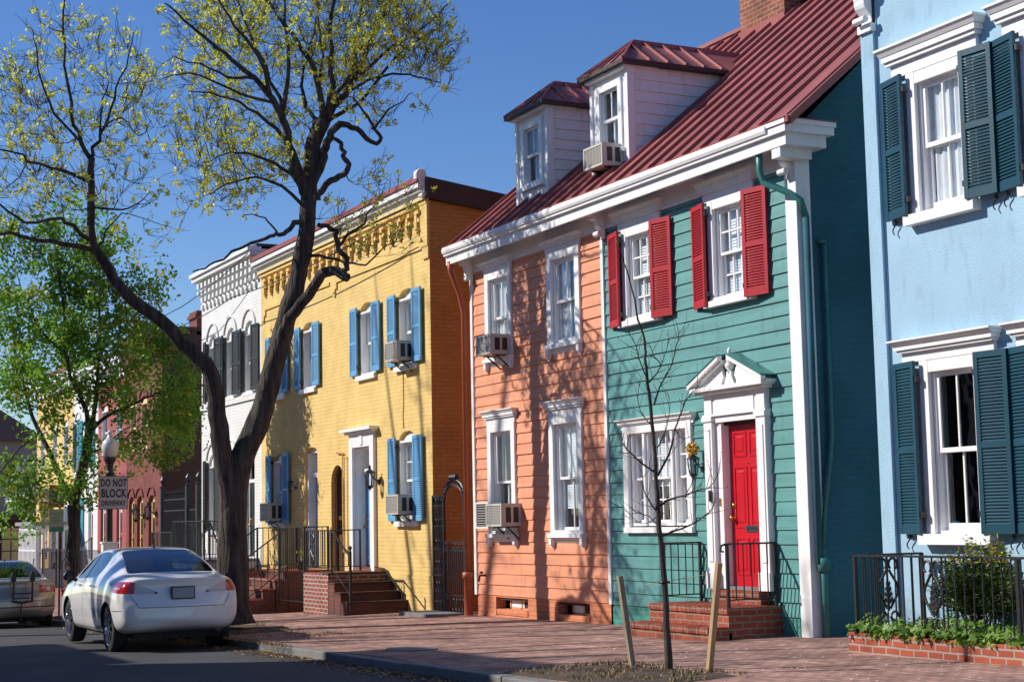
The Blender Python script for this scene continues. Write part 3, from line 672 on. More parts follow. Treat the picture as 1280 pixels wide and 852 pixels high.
for i, (a, b, c, d) in enumerate(ow):
    m = MB(); top = d+.12
    casing(m, a-.13, b+.13, c, top, 0, .13, .05, sill=.06, sx=.03, sd=.1, brackets=True); m.box(a-.0, b+.0, -.055, .0, c, c+.05, 'old_white')
    cap(m, a-.22, b+.22, top, top+(.17 if i < 2 else .22), -.012, .12, 'old_white'); m.build('window_casing', oh)
    window(oh, a, b, c, d, 0, 2, 1, 'glass', (('curtain', 'curtain', None, 'blind')[i]), fr=.04, rec=.035, drop=(1, .6, 1, .8)[i])
m = MB(); m.tube([(-25.10, -.36, 5.86), (-25.10, -.34, 5.70), (-25.13, -.16, 5.3), (-25.16, -.08, 5.0), (-25.16, -.08, .6)], .05, 10, 'orange_metal'); m.lathe((-25.16, -.08, -.1), [(.075, 0), (.075, .62), (.10, .63), (.10, .72), (.055, .73)], 12, 'orange_metal'); m.build('drain_pipe', oh, smooth=True)
m = MB(); m.tube([(-24.62, -.01, .58), (-24.62, -.12, .58), (-24.62, -.14, .48)], .018, 8, 'iron'); m.lathe((-24.62, -.09, .60), [(.0, .05), (.03, .045), (.03, .03), (.012, .02), (.012, 0)], 10, 'iron'); m.build('hose_tap', oh)
dormer(gh, -20.56); dormer(oh, -23.07)
# ================================================================== yellow house
yh = thing('town_house', 'yellow painted brick house with light blue shutters behind the big bare tree', 'house', (-31.6, 0, 0))
YX0, YX1 = -36.48, -26.75
yw_up = [(-28.22, -27.47), (-30.20, -29.46), (-33.60, -32.86), (-35.62, -34.88)]
H = []
for a, b in yw_up: H.append((a, b, 4.36, 5.62, .17))
H += [(-28.28, -27.50, 1.50, 2.98, .17), (-35.62, -34.86, 1.50, 2.90, .15), (-31.92, -31.18, .40, 2.30, .36), (-33.52, -32.74, .56, 2.98, .12), (-30.55, -29.62, .58, 3.02, 0)]
m = MB(); masonry(m, YX0, YX1, -1.3, 7.4, 0, H, 'yellow_brick', .2); 
m.box(-27.12, YX1+.0, -.045, -.0, .52, 6.55, 'yellow_brick') if False else None
m.box(YX1-.30, YX1+.012, -.05, .0, 6.42, 7.3, 'yellow_brick'); m.box(YX1-.26, YX1+.010, -.035, .0, 6.2, 6.42, 'yellow_brick')
for x0, x1 in ((-31.55, YX1-.32), (YX0+.25, -31.9)):
    m.box(x0, x1, -.03, .0, 6.40, 6.47, 'yellow_brick'); m.box(x0-.0, x0+.10, -.032, .0, 6.27, 6.40, 'yellow_brick'); m.box(x0-.10, x0, -.032, .0, 6.12, 6.27, 'yellow_brick')
x = YX0+.30
while x < YX1-.5:      # corbelled brick brackets under the cornice
    for (dx, wd, za, zb, pr) in ((0, .10, 6.78, 7.12, .075), (.10, .14, 7.05, 7.12, .10), (.10, .09, 6.91, 6.98, .065), (-.07, .07, 6.91, 6.98, .05), (.02, .06, 6.70, 6.78, .05)):
        m.box(x+dx, x+dx+wd, -pr, .0, za, zb, 'yellow_brick')
    x += .425
m.box(YX0, YX1, -.06, .0, 7.19, 7.25, 'yellow_brick')
m.box(YX0+.01, YX1+.008, -.018, .0, -1.3, .52, 'yellow_brick')
m.build('wall', yh)
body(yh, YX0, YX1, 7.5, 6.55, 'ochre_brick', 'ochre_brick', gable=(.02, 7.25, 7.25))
m = MB()
m.box(YX0-.06, YX1+.02, -.09, .02, 7.35, 7.41, 'white'); m.box(YX0-.08, YX1+.03, -.17, .02, 7.41, 7.47, 'old_white'); m.box(YX0-.10, YX1+.04, -.23, .02, 7.47, 7.56, 'white'); m.box(YX0-.02, YX1+.006, -.10, .0, 7.27, 7.332, 'cream')
m.build('cornice', yh)
m = MB(); bracket(m, YX1-.0, 7.66, -.03, .13, .40, .24); m.lathe((YX1-.07, -.17, 7.70), [(0, 0), (.10, 0), (.11, .02), (.11, .12), (.10, .14), (0, .14)], 14, 'white', 'x'); m.build('cornice_bracket', yh)
m = MB(); b = .135
def slope(y): return 7.66-b*(y+.26)
m.hexa([(YX0-.1, -.26, 7.57), (YX1+.06, -.26, 7.57), (YX1+.06, 7.6, slope(7.6)-.1), (YX0-.1, 7.6, slope(7.6)-.1), (YX0-.1, -.26, 7.66), (YX1+.06, -.26, 7.66), (YX1+.06, 7.6, slope(7.6)), (YX0-.1, 7.6, slope(7.6))], 'red_metal_edge')
m.hexa([(YX1+.03, -.1, slope(-.1)-.36), (YX1+.12, -.1, slope(-.1)-.36), (YX1+.12, 7.6, slope(7.6)-.36), (YX1+.03, 7.6, slope(7.6)-.36), (YX1+.03, -.1, slope(-.1)+.02), (YX1+.12, -.1, slope(-.1)+.02), (YX1+.12, 7.6, slope(7.6)+.02), (YX1+.03, 7.6, slope(7.6)+.02)], 'dark_roof')
m.build('roof', yh)
for i, (a, b_) in enumerate(yw_up):
    window(yh, a, b_, 4.36, 5.62, 0, 1 if i else 2, 1, 'glass' if i < 2 else 'dark_glass', 'blind' if i in (0,) else ('curtain' if i == 1 else None), rise=.17, fr=.05, rec=.12)
    m = MB(); m.box(a-.14, b_+.12, -.07, .2, 4.26, 4.355, 'white'); m.build('window_sill', yh)
    shutter(yh, a-.03, -.065, a-.47, -.038, 4.38, 5.72, 'light_blue_shutter'); shutter(yh, b_+.02, -.065, b_+.42, -.06, 4.38, 5.72, 'light_blue_shutter')
for (a, b_, z1) in ((-28.28, -27.50, 2.98), (-35.62, -34.86, 2.90)):
    window(yh, a, b_, 1.50, z1, 0, 2, 2 if a > -30 else 1, 'glass', 'curtain' if a > -30 else None, rise=.16, fr=.045, rec=.10, drop=.5)
    m = MB(); m.box(a-.14, b_+.10, -.07, .2, 1.40, 1.495, 'white'); m.build('window_sill', yh)
    shutter(yh, a-.03, -.065, a-.46, -.038, 1.50, 3.04, 'light_blue_shutter'); shutter(yh, b_+.02, -.065, b_+.42, -.06, 1.50, 3.04, 'light_blue_shutter')
# main door with white surround
m = MB()
for x0, x1 in ((-30.72, -30.54), (-29.62, -29.42)): m.box(x0, x1, -.07, .0, .56, 3.05, 'white')
m.box(-30.54, -29.62, -.065, .0, 2.96, 3.22, 'white'); m.box(-30.72, -30.54, -.068, .0, 3.05, 3.22, 'white'); m.box(-29.62, -29.42, -.068, .0, 3.05, 3.22, 'white'); m.box(-30.12, -29.98, -.085, -.06, 3.0, 3.2, 'white')
m.box(-30.80, -29.34, -.13, 0, 3.22, 3.27, 'white'); m.box(-30.92, -29.28, -.20, 0, 3.27, 3.33, 'white')
m.box(-30.548, -30.52, 0, .38, .60, 2.96, 'white'); m.box(-29.64, -29.61, 0, .38, .60, 2.96, 'white'); m.box(-30.52, -29.64, 0, .38, 2.93, 2.965, 'white')
m.box(-30.52, -29.64, .14, .30, 2.44, 2.54, 'white'); m.box(-30.52, -29.64, .37, .38, 2.54, 2.93, 'dark'); m.box(-30.12, -30.07, .26, .33, 2.54, 2.93, 'white')
m.build('door_surround', yh)
panel_door(yh, -30.52, -29.64, .66, 2.44, .20, 'blue_door', 4, slot=False)
m = MB(); m.box(-30.70, -29.44, -.05, .38, .44, .62, 'step_brick'); m.build('door_step', yh)
# second door (arched transom)
m = MB(); m.box(-33.52, -33.44, .05, .35, .5, 2.98, 'white'); m.box(-32.82, -32.74, .05, .35, .5, 2.98, 'white'); m.box(-33.44, -32.82, .12, .3, 2.46, 2.56, 'white')
m.prism(arch_pts(-33.51, -32.75, 2.98, .11), .10, .14, 'white'); m.box(-33.44, -32.82, .28, .3, 2.56, 2.98, 'dark_glass'); m.box(-33.44, -32.82, .34, .36, 2.5, 3.0, 'dark'); m.build('door_frame', yh)
panel_door(yh, -33.44, -32.82, .55, 2.46, .22, 'blue_door', 4, slot=False)
# arched passage door in dark wood
m = MB(); m.box(-31.91, -31.84, .08, .2, .3, 2.3, 'brown_wood'); m.box(-31.26, -31.19, .08, .2, .3, 2.3, 'brown_wood')
P = arch_pts(-31.91, -31.19, 2.3, .355, 12); Q = arch_pts(-31.83, -31.27, 2.3, .28, 12)
for i in range(12): m.hexa([(P[i][0], .08, P[i][1]), (P[i+1][0], .08, P[i+1][1]), (P[i+1][0], .2, P[i+1][1]), (P[i][0], .2, P[i][1]), (Q[i][0], .08, Q[i][1]), (Q[i+1][0], .08, Q[i+1][1]), (Q[i+1][0], .2, Q[i+1][1]), (Q[i][0], .2, Q[i][1])], 'brown_wood')
m.box(-31.84, -31.26, .12, .18, .3, 1.25, 'brown_wood'); m.box(-31.84, -31.26, .12, .17, 1.55, 1.63, 'brown_wood'); m.prism(Q, .155, .165, 'dark_glass'); m.box(-31.84, -31.26, .155, .165, 1.25, 2.3, 'dark_glass')
m.box(-31.92, -31.18, .40, .42, .2, 2.7, 'dark')
for i in range(1, 6): m.box(-31.84+.097*i-.008, -31.84+.097*i+.008, .125, .145, 1.25, 2.45, 'iron')
m.tube([(-31.55+.10*math.cos(a*.5), .13, 1.95+.16*math.sin(a*.5)) for a in range(14)], .01, 5, 'iron')
m.build('arched_door', yh)
m = MB(); m.tube([(-31.17, -.03, .9), (-31.17, -.03, 2.9)], .017, 6, 'yellow_brick'); m.tube([(-31.5, -.03, 2.9), (-31.1, -.03, 2.86)], .014, 6, 'orange_metal'); m.tube([(-30.92, -.03, .9), (-30.92, -.03, 2.80), (-31.08, -.03, 2.82)], .015, 6, 'yellow_brick'); m.build('conduit', yh)
m = MB(); z = [(-28.02, -.012, 4.25), (-28.02, -.012, 3.65), (-28.05, -.012, 3.45), (-28.03, -.012, 3.2)]; m.tube(z, .008, 5, 'ochre_brick'); m.build('cable', yh)

# ------------------------------------------------------------------ wall lanterns
def lantern(name, x, z, label, loc_y=0, s=1.0, flowers=False, grp=None):
    t = thing(name, label, 'wall lamp', (x, loc_y, z), 'wall lanterns on the house fronts')
    m = MB(); m.tube([(x, loc_y, z-.05*s), (x, loc_y-.10*s, z+.02*s), (x, loc_y-.17*s, z+.12*s), (x, loc_y-.17*s, z+.16*s)], .012*s, 6, 'iron'); m.lathe((x, loc_y, z-.04*s), [(0, -.03), (.05*s, -.02), (.05*s, 0)], 10, 'iron', 'y')
    m.lathe((x, loc_y-.17*s, z), [(0, .24*s), (.02*s, .22*s), (.02*s, .17*s), (.09*s, .12*s), (.10*s, .10*s), (.08*s, .10*s)], 6, 'iron'); m.lathe((x, loc_y-.17*s, z), [(.06*s, -.10*s), (.055*s, -.13*s), (.01, -.17*s), (0, -.2*s)], 6, 'iron')
    for k in range(6):
        a = math.pi/3*k; m.beam((x+.08*s*math.cos(a), loc_y-.17*s+.08*s*math.sin(a), z+.10*s), (x+.058*s*math.cos(a), loc_y-.17*s+.058*s*math.sin(a), z-.10*s), .012*s, .012*s, 'iron')
    m.build('bracket', t)
    m = MB(); m.lathe((x, loc_y-.17*s, z), [(.076*s, .095*s), (.055*s, -.10*s)], 6, 'glass'); m.build('glass', t, fix=False)
    if flowers:
        m = MB(); r = random.Random(3)
        for i in range(150):
            c = Vector((x, loc_y-.16, z+.22))+Vector((r.gauss(0, 1), r.gauss(0, 1), r.gauss(0, .8))).normalized()*.085*r.random()**.4; d = Vector((r.gauss(0, 1), r.gauss(0, 1), r.gauss(0, 1))).normalized()*.03; e = d.orthogonal().normalized()*.022
            m.face([c-d, c+e, c+d, c-e], 'flower' if i % 4 else 'rust_leaf')
        m.build('flower_bunch', t)
    return t
lantern('wall_lantern', -29.28, 2.30, 'black lantern right of the white framed door on the yellow house', s=1.15)
lantern('wall_lantern', -34.10, 2.30, 'small lamp left of the arched blue door on the yellow house', s=.8)
lantern('wall_lantern', -18.03, 2.12, 'black lantern topped with yellow flowers beside the red front door', s=.9, flowers=True)
lantern('wall_lantern', -47.55, 1.85, 'left lantern between the arched doors of the red brick house', s=1.3)
lantern('wall_lantern', -46.15, 1.90, 'right lantern beside the arched doors of the red brick house', s=1.3)

# ------------------------------------------------------------------ window air conditioners
def aircon(label, x, y, z, W=.56, Hh=.36, D=.36, panel=False):
    t = thing('air_conditioner', label, 'air conditioner', (x, y, z), 'window air conditioners on the house fronts')
    x0, x1, y0, y1 = x-W/2, x+W/2, y-D, y+.06
    m = MB(); m.box(x0, x1, y0+.012, y1, z, z+Hh, 'ac_body')
    for s, xx in ((1, x1), (-1, x0)):
        for k in range(2):
            a = y0+.07+k*.135; m.box(xx-.002 if s > 0 else xx-.004, xx+.004 if s > 0 else xx+.002, a, a+.09, z+.06, z+Hh-.06, 'black_plastic')
    m.build('housing', t, bevel=.008)
    m = MB(); m.box(x0+.03, x1-.03, y0-.001, y0+.012, z+.035, z+Hh-.035, 'ac_grey')
    m.box(x0, x1, y0-.012, y0+.012, z, z+.035, 'ac_body'); m.box(x0, x1, y0-.012, y0+.012, z+Hh-.035, z+Hh, 'ac_body'); m.box(x0, x0+.03, y0-.012, y0+.012, z+.035, z+Hh-.035, 'ac_body'); m.box(x1-.03, x1, y0-.012, y0+.012, z+.035, z+Hh-.035, 'ac_body')
    for k in range(1, 12): zz = z+.035+(Hh-.07)*k/12; m.box(x0+.03, x1-.03, y0-.008, y0-.002, zz-.004, zz+.004, 'ac_body')
    for k in range(1, 6): xx = x0+W*k/6; m.box(xx-.004, xx+.004, y0-.007, y0-.0025, z+.035, z+Hh-.035, 'ac_body')
    m.build('grille', t)
    for xx in (x0+.1, x1-.1): m = MB(); m.beam((xx, y0+.14, z-.01), (xx, y+.02, z-.22), .02, .02, 'iron'); m.box(xx-.01, xx+.01, y0+.08, y+.03, z-.02, z, 'iron'); m.build('support_bracket', t)
    if panel:
        m = MB(); m.box(x0-.02-panel, x0-.02, y-.30, y-.27, z-.02, z+Hh+.02, 'sign_black')
        for k in range(9): zz = z+.01+Hh*k/9; m.box(x0-panel, x0-.04, y-.308, y-.30, zz, zz+.010, 'ac_body')
        for q in ((x0-.04-panel, x0-.015-panel), (x0-.025, x0)): m.box(q[0], q[1], y-.315, y-.26, z-.03, z+Hh+.03, 'white')
        m.box(x0-.015-panel, x0-.025, y-.315, y-.26, z+Hh+.005, z+Hh+.03, 'white'); m.box(x0-.015-panel, x0-.025, y-.315, y-.26, z-.03, z-.005, 'white')
        m.build('side_panel', t)
    return t
aircon('air conditioner in the gable window of the right dormer', -20.50, .22, 6.56, .56, .33, .34)
aircon('air conditioner under the upper left window of the orange house', -23.74, -.02, 4.13, .54, .32, .38)
aircon('air conditioner with a white side panel in the lower left window of the orange house', -23.55, -.02, 1.38, .56, .36, .34, panel=.42)
aircon('air conditioner in the upper right window of the yellow house', -27.80, .0, 4.42, .58, .36, .34)
aircon('air conditioner in the lower window right of the lantern on the yellow house', -27.82, .0, 1.62, .58, .36, .34)
aircon('air conditioner in the shaded lower left window of the yellow house', -35.20, .0, 1.56, .60, .40, .36)

# ================================================================== stoops and railings
def rail_panel(par, pts, z0s, z1s, nb, name='railing', r=.011, posts=(True, True), knob=False, midpost=False):
    """handrail + balusters between plan points; z0s bottoms, z1s tops"""
    m = MB(); n = len(pts)
    for i in range(n-1):
        a = Vector((*pts[i], z1s[i])); b = Vector((*pts[i+1], z1s[i+1])); m.beam(a, b, .035, .022, 'iron')
        a2 = Vector((*pts[i], z0s[i]+.09)); b2 = Vector((*pts[i+1], z0s[i+1]+.09)); m.beam(a2, b2, .022, .016, 'iron')
        L = (Vector(pts[i+1])-Vector(pts[i])).length; k = max(2, int(L/nb))
        for j in range(1, k):
            t = j/k; p = a.lerp(b, t); q = a2.lerp(b2, t); m.tube([q, p], r*.8, 5, 'iron')
    for i in range(n):
        if (i == 0 and not posts[0]) or (i == n-1 and not posts[1]): continue
        m.box(pts[i][0]-.017, pts[i][0]+.017, pts[i][1]-.017, pts[i][1]+.017, z0s[i]-.02, z1s[i]+.01, 'iron')
        if knob: m.lathe((pts[i][0], pts[i][1], z1s[i]+.01), [(.0, .075), (.022, .06), (.028, .035), (.02, .01), (.012, 0)], 8, 'iron')
    return m.build(name, par)
# green house stoop: landing and two lower steps towards the street
st = thing('brick_stoop', 'orange brick steps with black railings below the red front door', 'steps', (-17.1, -.4, 0), 'stoops of the row houses')
m = MB(); X0, X1 = -18.18, -16.40
def step_block(m, x0, x1, y0, y1, z0, z1, mat='step_brick'):
    m.box(x0, x1, y0, y1, z0, z1-.07, mat)
    n = max(1, int((x1-x0)/.066)); wd = (x1-x0)/n
    for i in range(n): m.box(x0+i*wd+.003, x0+(i+1)*wd-.003, y0-.022+rnd.uniform(-.004, .003), y1, z1-.072, z1+rnd.uniform(-.003, .003), mat)
step_block(m, X0, X1, -.78, -.14, -.12, .39); m.box(X0, X1, -.14, .0, -.12, .385, 'step_brick'); step_block(m, X0-.02, X1, -1.06, -.74, -.14, .17)
step_block(m, -17.66, -16.62, -.16, -.02, .38, .55)
m.build('steps', st)
rail_panel(st, [(-16.45, -.05), (-16.45, -.74)], [.39, .39], [1.14, 1.14], .105, knob=False)
m = MB(); m.tube([(-16.45, -.76, 1.14), (-16.45, -.82, 1.12), (-16.45, -.83, 1.06), (-16.45, -.79, 1.05)], .014, 6, 'iron'); m.build('rail_scroll', st)
rail_panel(st, [(-18.1, -.05), (-18.1, -.60)], [.39, .39], [1.14, 1.14], .105)
rail_panel(st, [(-17.98, -.045), (-18.1, -.60)], [.39, .39], [1.14, 1.14], .3, 'rail_brace') if False else None
# yellow house, right stoop: steps fall towards the right
st = thing('brick_stoop', 'red brick steps falling to the right below the white framed door of the yellow house', 'steps', (-29.2, -.6, 0), 'stoops of the row houses')
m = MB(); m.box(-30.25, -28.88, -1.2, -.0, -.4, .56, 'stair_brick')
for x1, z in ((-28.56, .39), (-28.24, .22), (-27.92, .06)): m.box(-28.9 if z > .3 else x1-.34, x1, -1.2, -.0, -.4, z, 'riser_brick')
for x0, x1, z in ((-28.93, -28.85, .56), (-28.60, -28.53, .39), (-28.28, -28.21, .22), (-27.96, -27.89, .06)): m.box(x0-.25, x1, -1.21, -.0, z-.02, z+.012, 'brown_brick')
m.build('steps', st)
rail_panel(st, [(-30.2, -.05), (-30.2, -1.15), (-28.82, -1.15)], [.56, .56, .56], [1.35, 1.35, 1.35], .115)
m = MB(); m.beam((-28.82, -1.15, 1.35), (-27.86, -1.15, .88), .035, .025, 'iron'); m.box(-27.88, -27.84, -1.17, -1.13, -.1, .98, 'iron'); m.lathe((-27.86, -1.15, .98), [(.0, .10), (.03, .08), (.035, .05), (.02, .02), (.012, 0)], 8, 'iron')
m.beam((-28.82, -1.15, .68), (-27.86, -1.15, .18), .02, .015, 'iron'); m.build('handrail', st)
m = MB(); m.beam((-29.4, -.06, .62+.02), (-28.95, -.06, .62), .03, .02, 'iron'); m.beam((-28.95, -.06, .62), (-28.05, -.06, .17), .03, .02, 'iron'); m.box(-28.07, -28.03, -.08, -.04, -.1, .2, 'iron')
for i in range(6): m.tube([(-29.2+i*.2, -.06, .55-.35*max(0, (i-1)/5)), (-29.2+i*.2, -.06, -.05)], .006, 4, 'iron')
m.build('wall_rail', st)
m = MB()
for a in range(2):
    m.tube([(-29.86+.09*math.sin(t*.9+a*3.14)*(1-.25*math.cos(t*.5)), -1.15, .68+t*.06) for t in range(11)], .011, 5, 'iron')
m.build('scroll_panel', st)
# yellow house, left stoop: steps fall towards the street
st = thing('brick_stoop', 'red brick steps facing the street left of the arched passage door', 'steps', (-33.0, -.8, 0), 'stoops of the row houses')
m = MB(); SX0, SX1 = -34.0, -31.95
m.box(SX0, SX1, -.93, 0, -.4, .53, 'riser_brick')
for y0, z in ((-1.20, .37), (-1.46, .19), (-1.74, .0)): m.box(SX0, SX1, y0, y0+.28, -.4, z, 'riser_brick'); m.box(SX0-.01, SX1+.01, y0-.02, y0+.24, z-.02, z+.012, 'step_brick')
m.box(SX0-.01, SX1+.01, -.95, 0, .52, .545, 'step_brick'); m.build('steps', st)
for X in (SX0+.05, SX1-.05):
    rail_panel(st, [(X, -.05), (X, -.93), (X, -1.75)], [.54, .54, -.05], [1.42, 1.42, .85], .12)
# link rail between the two stoops
t = thing('iron_railing', 'black iron railing across the arched passage between the two yellow house stoops', 'railing', (-31.1, -1.1, -.1))
rail_panel(t, [(-31.85, -1.15), (-30.32, -1.15)], [-.1, -.1], [1.42, 1.42], .12)
# potted plant on stoop
pp = thing('potted_plant', 'dark pot with a dry plant on the left yellow house landing', 'plant', (-32.25, -.55, .545))
m = MB(); m.lathe((-32.25, -.55, .545), [(0, 0), (.07, 0), (.10, .15), (.11, .17), (.09, .17), (.085, .13), (0, .12)], 12, 'black_plastic'); m.build('pot', pp, smooth=False)
m = MB(); r = random.Random(5)
for i in range(60):
    a = r.uniform(0, 6.28); h = r.uniform(.05, .25); c = Vector((-32.25+.12*math.cos(a)*r.random(), -.55+.12*math.sin(a)*r.random(), .68+h)); m.face([c, c+Vector((.03, .01, .02)), c+Vector((.02, .0, .05))], 'gold_leaf')
m.build('leaves', pp, fix=False)

# ================================================================== ornamental gate in the alley
gt = thing('iron_gate', 'black arched iron gate in the gap between the yellow and the orange house', 'gate', (-26.0, -.05, -.1))
m = MB(); gy = -.05
m.box(-26.66, -26.62, gy-.02, gy+.02, -.2, 1.93, 'iron'); m.box(-26.20, -26.16, gy-.02, gy+.02, -.2, 1.93, 'iron'); m.box(-25.36, -25.31, gy-.02, gy+.02, -.2, 1.93, 'iron')
m.box(-26.64, -26.18, gy-.015, gy+.015, 1.90, 1.94, 'iron')
P = []
for i in range(17):
    a = math.pi*i/16; P.append((-25.76-.42*math.cos(a), gy, 1.88+.30*math.sin(a)**.7))
m.tube(P, .022, 6, 'iron'); m.tube([(p[0]*.86-25.76*.14, gy, (p[2]-1.88)*.72+1.86) for p in P], .016, 6, 'iron')
for i in range(0, 16):
    a = P[i]; c = (a[0]*.93-25.76*.07, gy, (a[2]-1.88)*.86+1.88)
    m.tube([(c[0]+.04*math.cos(t*.9), gy-.01, c[2]+.04*math.sin(t*.9)) for t in range(7)], .011, 4, 'iron')
for s in (-1, 0, 1): m.lathe((-25.76+s*.09, gy, 2.17), [(0, 0), (.05, .02), (.06, .06), (.03, .10), (0, .11)], 8, 'iron')
m.build('gate_frame', gt)
m = MB()
for i in range(1, 7): m.tube([(-26.62+.062*i, gy, -.12), (-26.62+.062*i, gy, 1.9)], .012, 5, 'iron')
for z in (.1, .55, 1.0, 1.4, 1.75): m.box(-26.62, -26.2, gy-.01, gy+.01, z-.012, z+.012, 'iron')
for k in range(5):
    for q in range(3): m.tube([(-26.52+q*.11+.045*math.cos(t), gy-.01, .35+k*.36+.09*math.sin(t)) for t in [j*.7 for j in range(9)]], .011, 4, 'iron')
m.build('side_panel', gt)
m = MB()
for i in range(1, 10): m.tube([(-26.18+.083*i, gy, -.1), (-26.18+.083*i, gy, 1.02)], .011, 5, 'iron')
for z in (-.06, .22, .98, 1.12): m.box(-26.18, -25.34, gy-.012, gy+.012, z-.012, z+.012, 'iron')
for k in range(8): m.tube([(-26.12+k*.10+.045*math.cos(t), gy-.005, 1.05+.045*math.sin(t)) for t in [j*.8 for j in range(8)]], .008, 4, 'iron')
for k in range(6): m.tube([(-26.08+k*.13+.06*math.cos(t), gy-.008, .07+.10*math.sin(t)) for t in [j*.8 for j in range(8)]], .010, 4, 'iron')
m.build('gate_leaf', gt)

# ================================================================== white house
wh = thing('town_house', 'white painted brick house with black shutters left of the yellow house', 'house', (-39, 0, -.4))
WX0, WX1 = -41.48, -36.49
cw = [-40.45, -38.92, -37.42]
Hh = [(c-.38, c+.38, 4.62, 6.02, .3) for c in cw]+[(cw[0]-.38, cw[0]+.38, 1.35, 2.98, .3), (cw[1]-.38, cw[1]+.38, .75, 2.98, .3), (cw[2]-.42, cw[2]+.38, .75, 2.98, .3)]
m = MB(); masonry(m, WX0, WX1, -1.6, 7.95, 0, Hh, 'white_brick', .16)
m.box(WX0, WX1, -.05, 0, 4.42, 4.55, 'white_brick')
for a, b, z0, z1, r in Hh:    # hood moulds
    P = arch_pts(a-.16, b+.16, z1+.02, r+.24, 12)
    for i in range(1, 11): m.hexa([(P[i][0], -.04, P[i][1]), (P[i+1][0], -.04, P[i+1][1]), (P[i+1][0], 0, P[i+1][1]), (P[i][0], 0, P[i][1]), (P[i][0], -.04, P[i][1]+.05), (P[i+1][0], -.04, P[i+1][1]+.05), (P[i+1][0], 0, P[i+1][1]+.05), (P[i][0], 0, P[i][1]+.05)], 'white_brick')
for row in range(4):
    x = WX0+.1+(row % 2)*.17
    while x < WX1-.15: m.box(x, x+.15, -.06-.05*row, 0, 7.05+row*.17, 7.05+row*.17+.12, 'white_brick'); x += .34
m.box(WX0, WX1, -.28, 0, 7.75, 7.86, 'white_brick'); m.box(WX0, WX1+.02, -.34, 0, 7.86, 7.95, 'white')
m.build('wall', wh)
body(wh, WX0, WX1, 8, 7.9, 'white_brick', 'white_brick')
m = MB(); m.box(WX0-.02, WX1+.02, -.12, 8, 7.95, 8.02, 'dark_roof'); m.build('roof', wh)
for i, (a, b, z0, z1, r) in enumerate(Hh):
    if i < 4:
        window(wh, a, b, z0, z1, 0, 2, 1, 'dark_glass', 'blind' if i < 3 else None, rise=r, rec=.08)
        m = MB(); m.box(a-.06, b+.06, -.06, .1, z0-.09, z0-.002, 'white'); m.build('window_sill', wh)
        shutter(wh, a-.01, -.09, a-.40, -.03, z0, z1+.15, 'black_shutter'); shutter(wh, b+.01, -.09, b+.40, -.03, z0, z1+.15, 'black_shutter')
    else:
        m = MB(); m.prism(arch_pts(a, b, z1, r), .1, .14, 'white'); m.box(a, a+.09, .1, .16, z0, z1, 'white'); m.box(b-.09, b, .1, .16, z0, z1, 'white'); m.box(a+.09, b-.09, .1, .16, z1-.5, z1-.42, 'white'); m.box(a, b, .2, .22, z0, z1, 'dark'); m.build('door_frame', wh)
        panel_door(wh, a+.09, b-.09, z0, z1-.5, .12, 'black_shutter', 4, slot=False)
st = thing('stone_stoop', 'pale raised stoop with black iron railings in front of the white house', 'steps', (-38.2, -.7, -.4))
m = MB(); m.box(-39.5, -36.75, -1.3, 0, -.9, .66, 'white_brick'); m.box(-39.55, -36.7, -1.35, .0, .66, .72, 'stone')
for k in range(4): m.box(-36.75+k*.28, -36.47+k*.28, -1.2, -.1, -.9, .5-k*.2, 'step_brick')
m.build('steps', st)
rail_panel(st, [(-39.45, -.05), (-39.45, -1.27), (-36.8, -1.27)], [.7]*3, [1.6]*3, .12)
rail_panel(st, [(-36.8, -1.15), (-35.7, -1.15)], [.7, -.2], [1.6, .72], .12, 'stair_rail')
t = thing('iron_fence', 'low white and black railing on the corner in front of the white house', 'fence', (-40.5, -1.2, -.5))
rail_panel(t, [(-41.5, -.05), (-41.5, -1.27), (-39.6, -1.27)], [-.5]*3, [1.35]*3, .12)

# ================================================================== tall gate between red and white houses
gt = thing('iron_gate', 'tall black iron gate with spearheads beside the red brick house', 'gate', (-43.5, 0, -.5))
for x in (-45.35, -42.75, -41.75): m = MB(); m.box(x-.07, x+.07, -.07, .07, -.6, 2.55, 'iron'); m.lathe((x, 0, 2.55), [(.09, 0), (.10, .04), (.03, .08), (.07, .16), (.08, .22), (.03, .30), (0, .34)], 8, 'iron'); m.build('gate_post', gt)
m = MB()
for i in range(1, 20):
    x = -45.28+i*.128; m.tube([(x, 0, -.45), (x, 0, 2.35)], .012, 5, 'iron'); m.lathe((x, 0, 2.35), [(.012, 0), (.028, .04), (0, .14)], 5, 'iron')
for z in (-.35, .75, 1.9, 2.2): m.box(-45.3, -42.8, -.015, .015, z, z+.035, 'iron')
for i in range(16): m.tube([(-45.2+i*.15+.05*math.cos(t), -.01, .86+.05*math.sin(t)) for t in [j*.9 for j in range(8)]], .009, 4, 'iron')
m.build('gate_leaf', gt)
m = MB()
for i in range(1, 8): x = -42.7+i*.12; m.tube([(x, 0, -.45), (x, 0, 1.9)], .012, 5, 'iron')
for z in (-.35, .75, 1.5, 1.9): m.box(-42.7, -41.8, -.015, .015, z, z+.035, 'iron')
m.build('side_gate', gt)

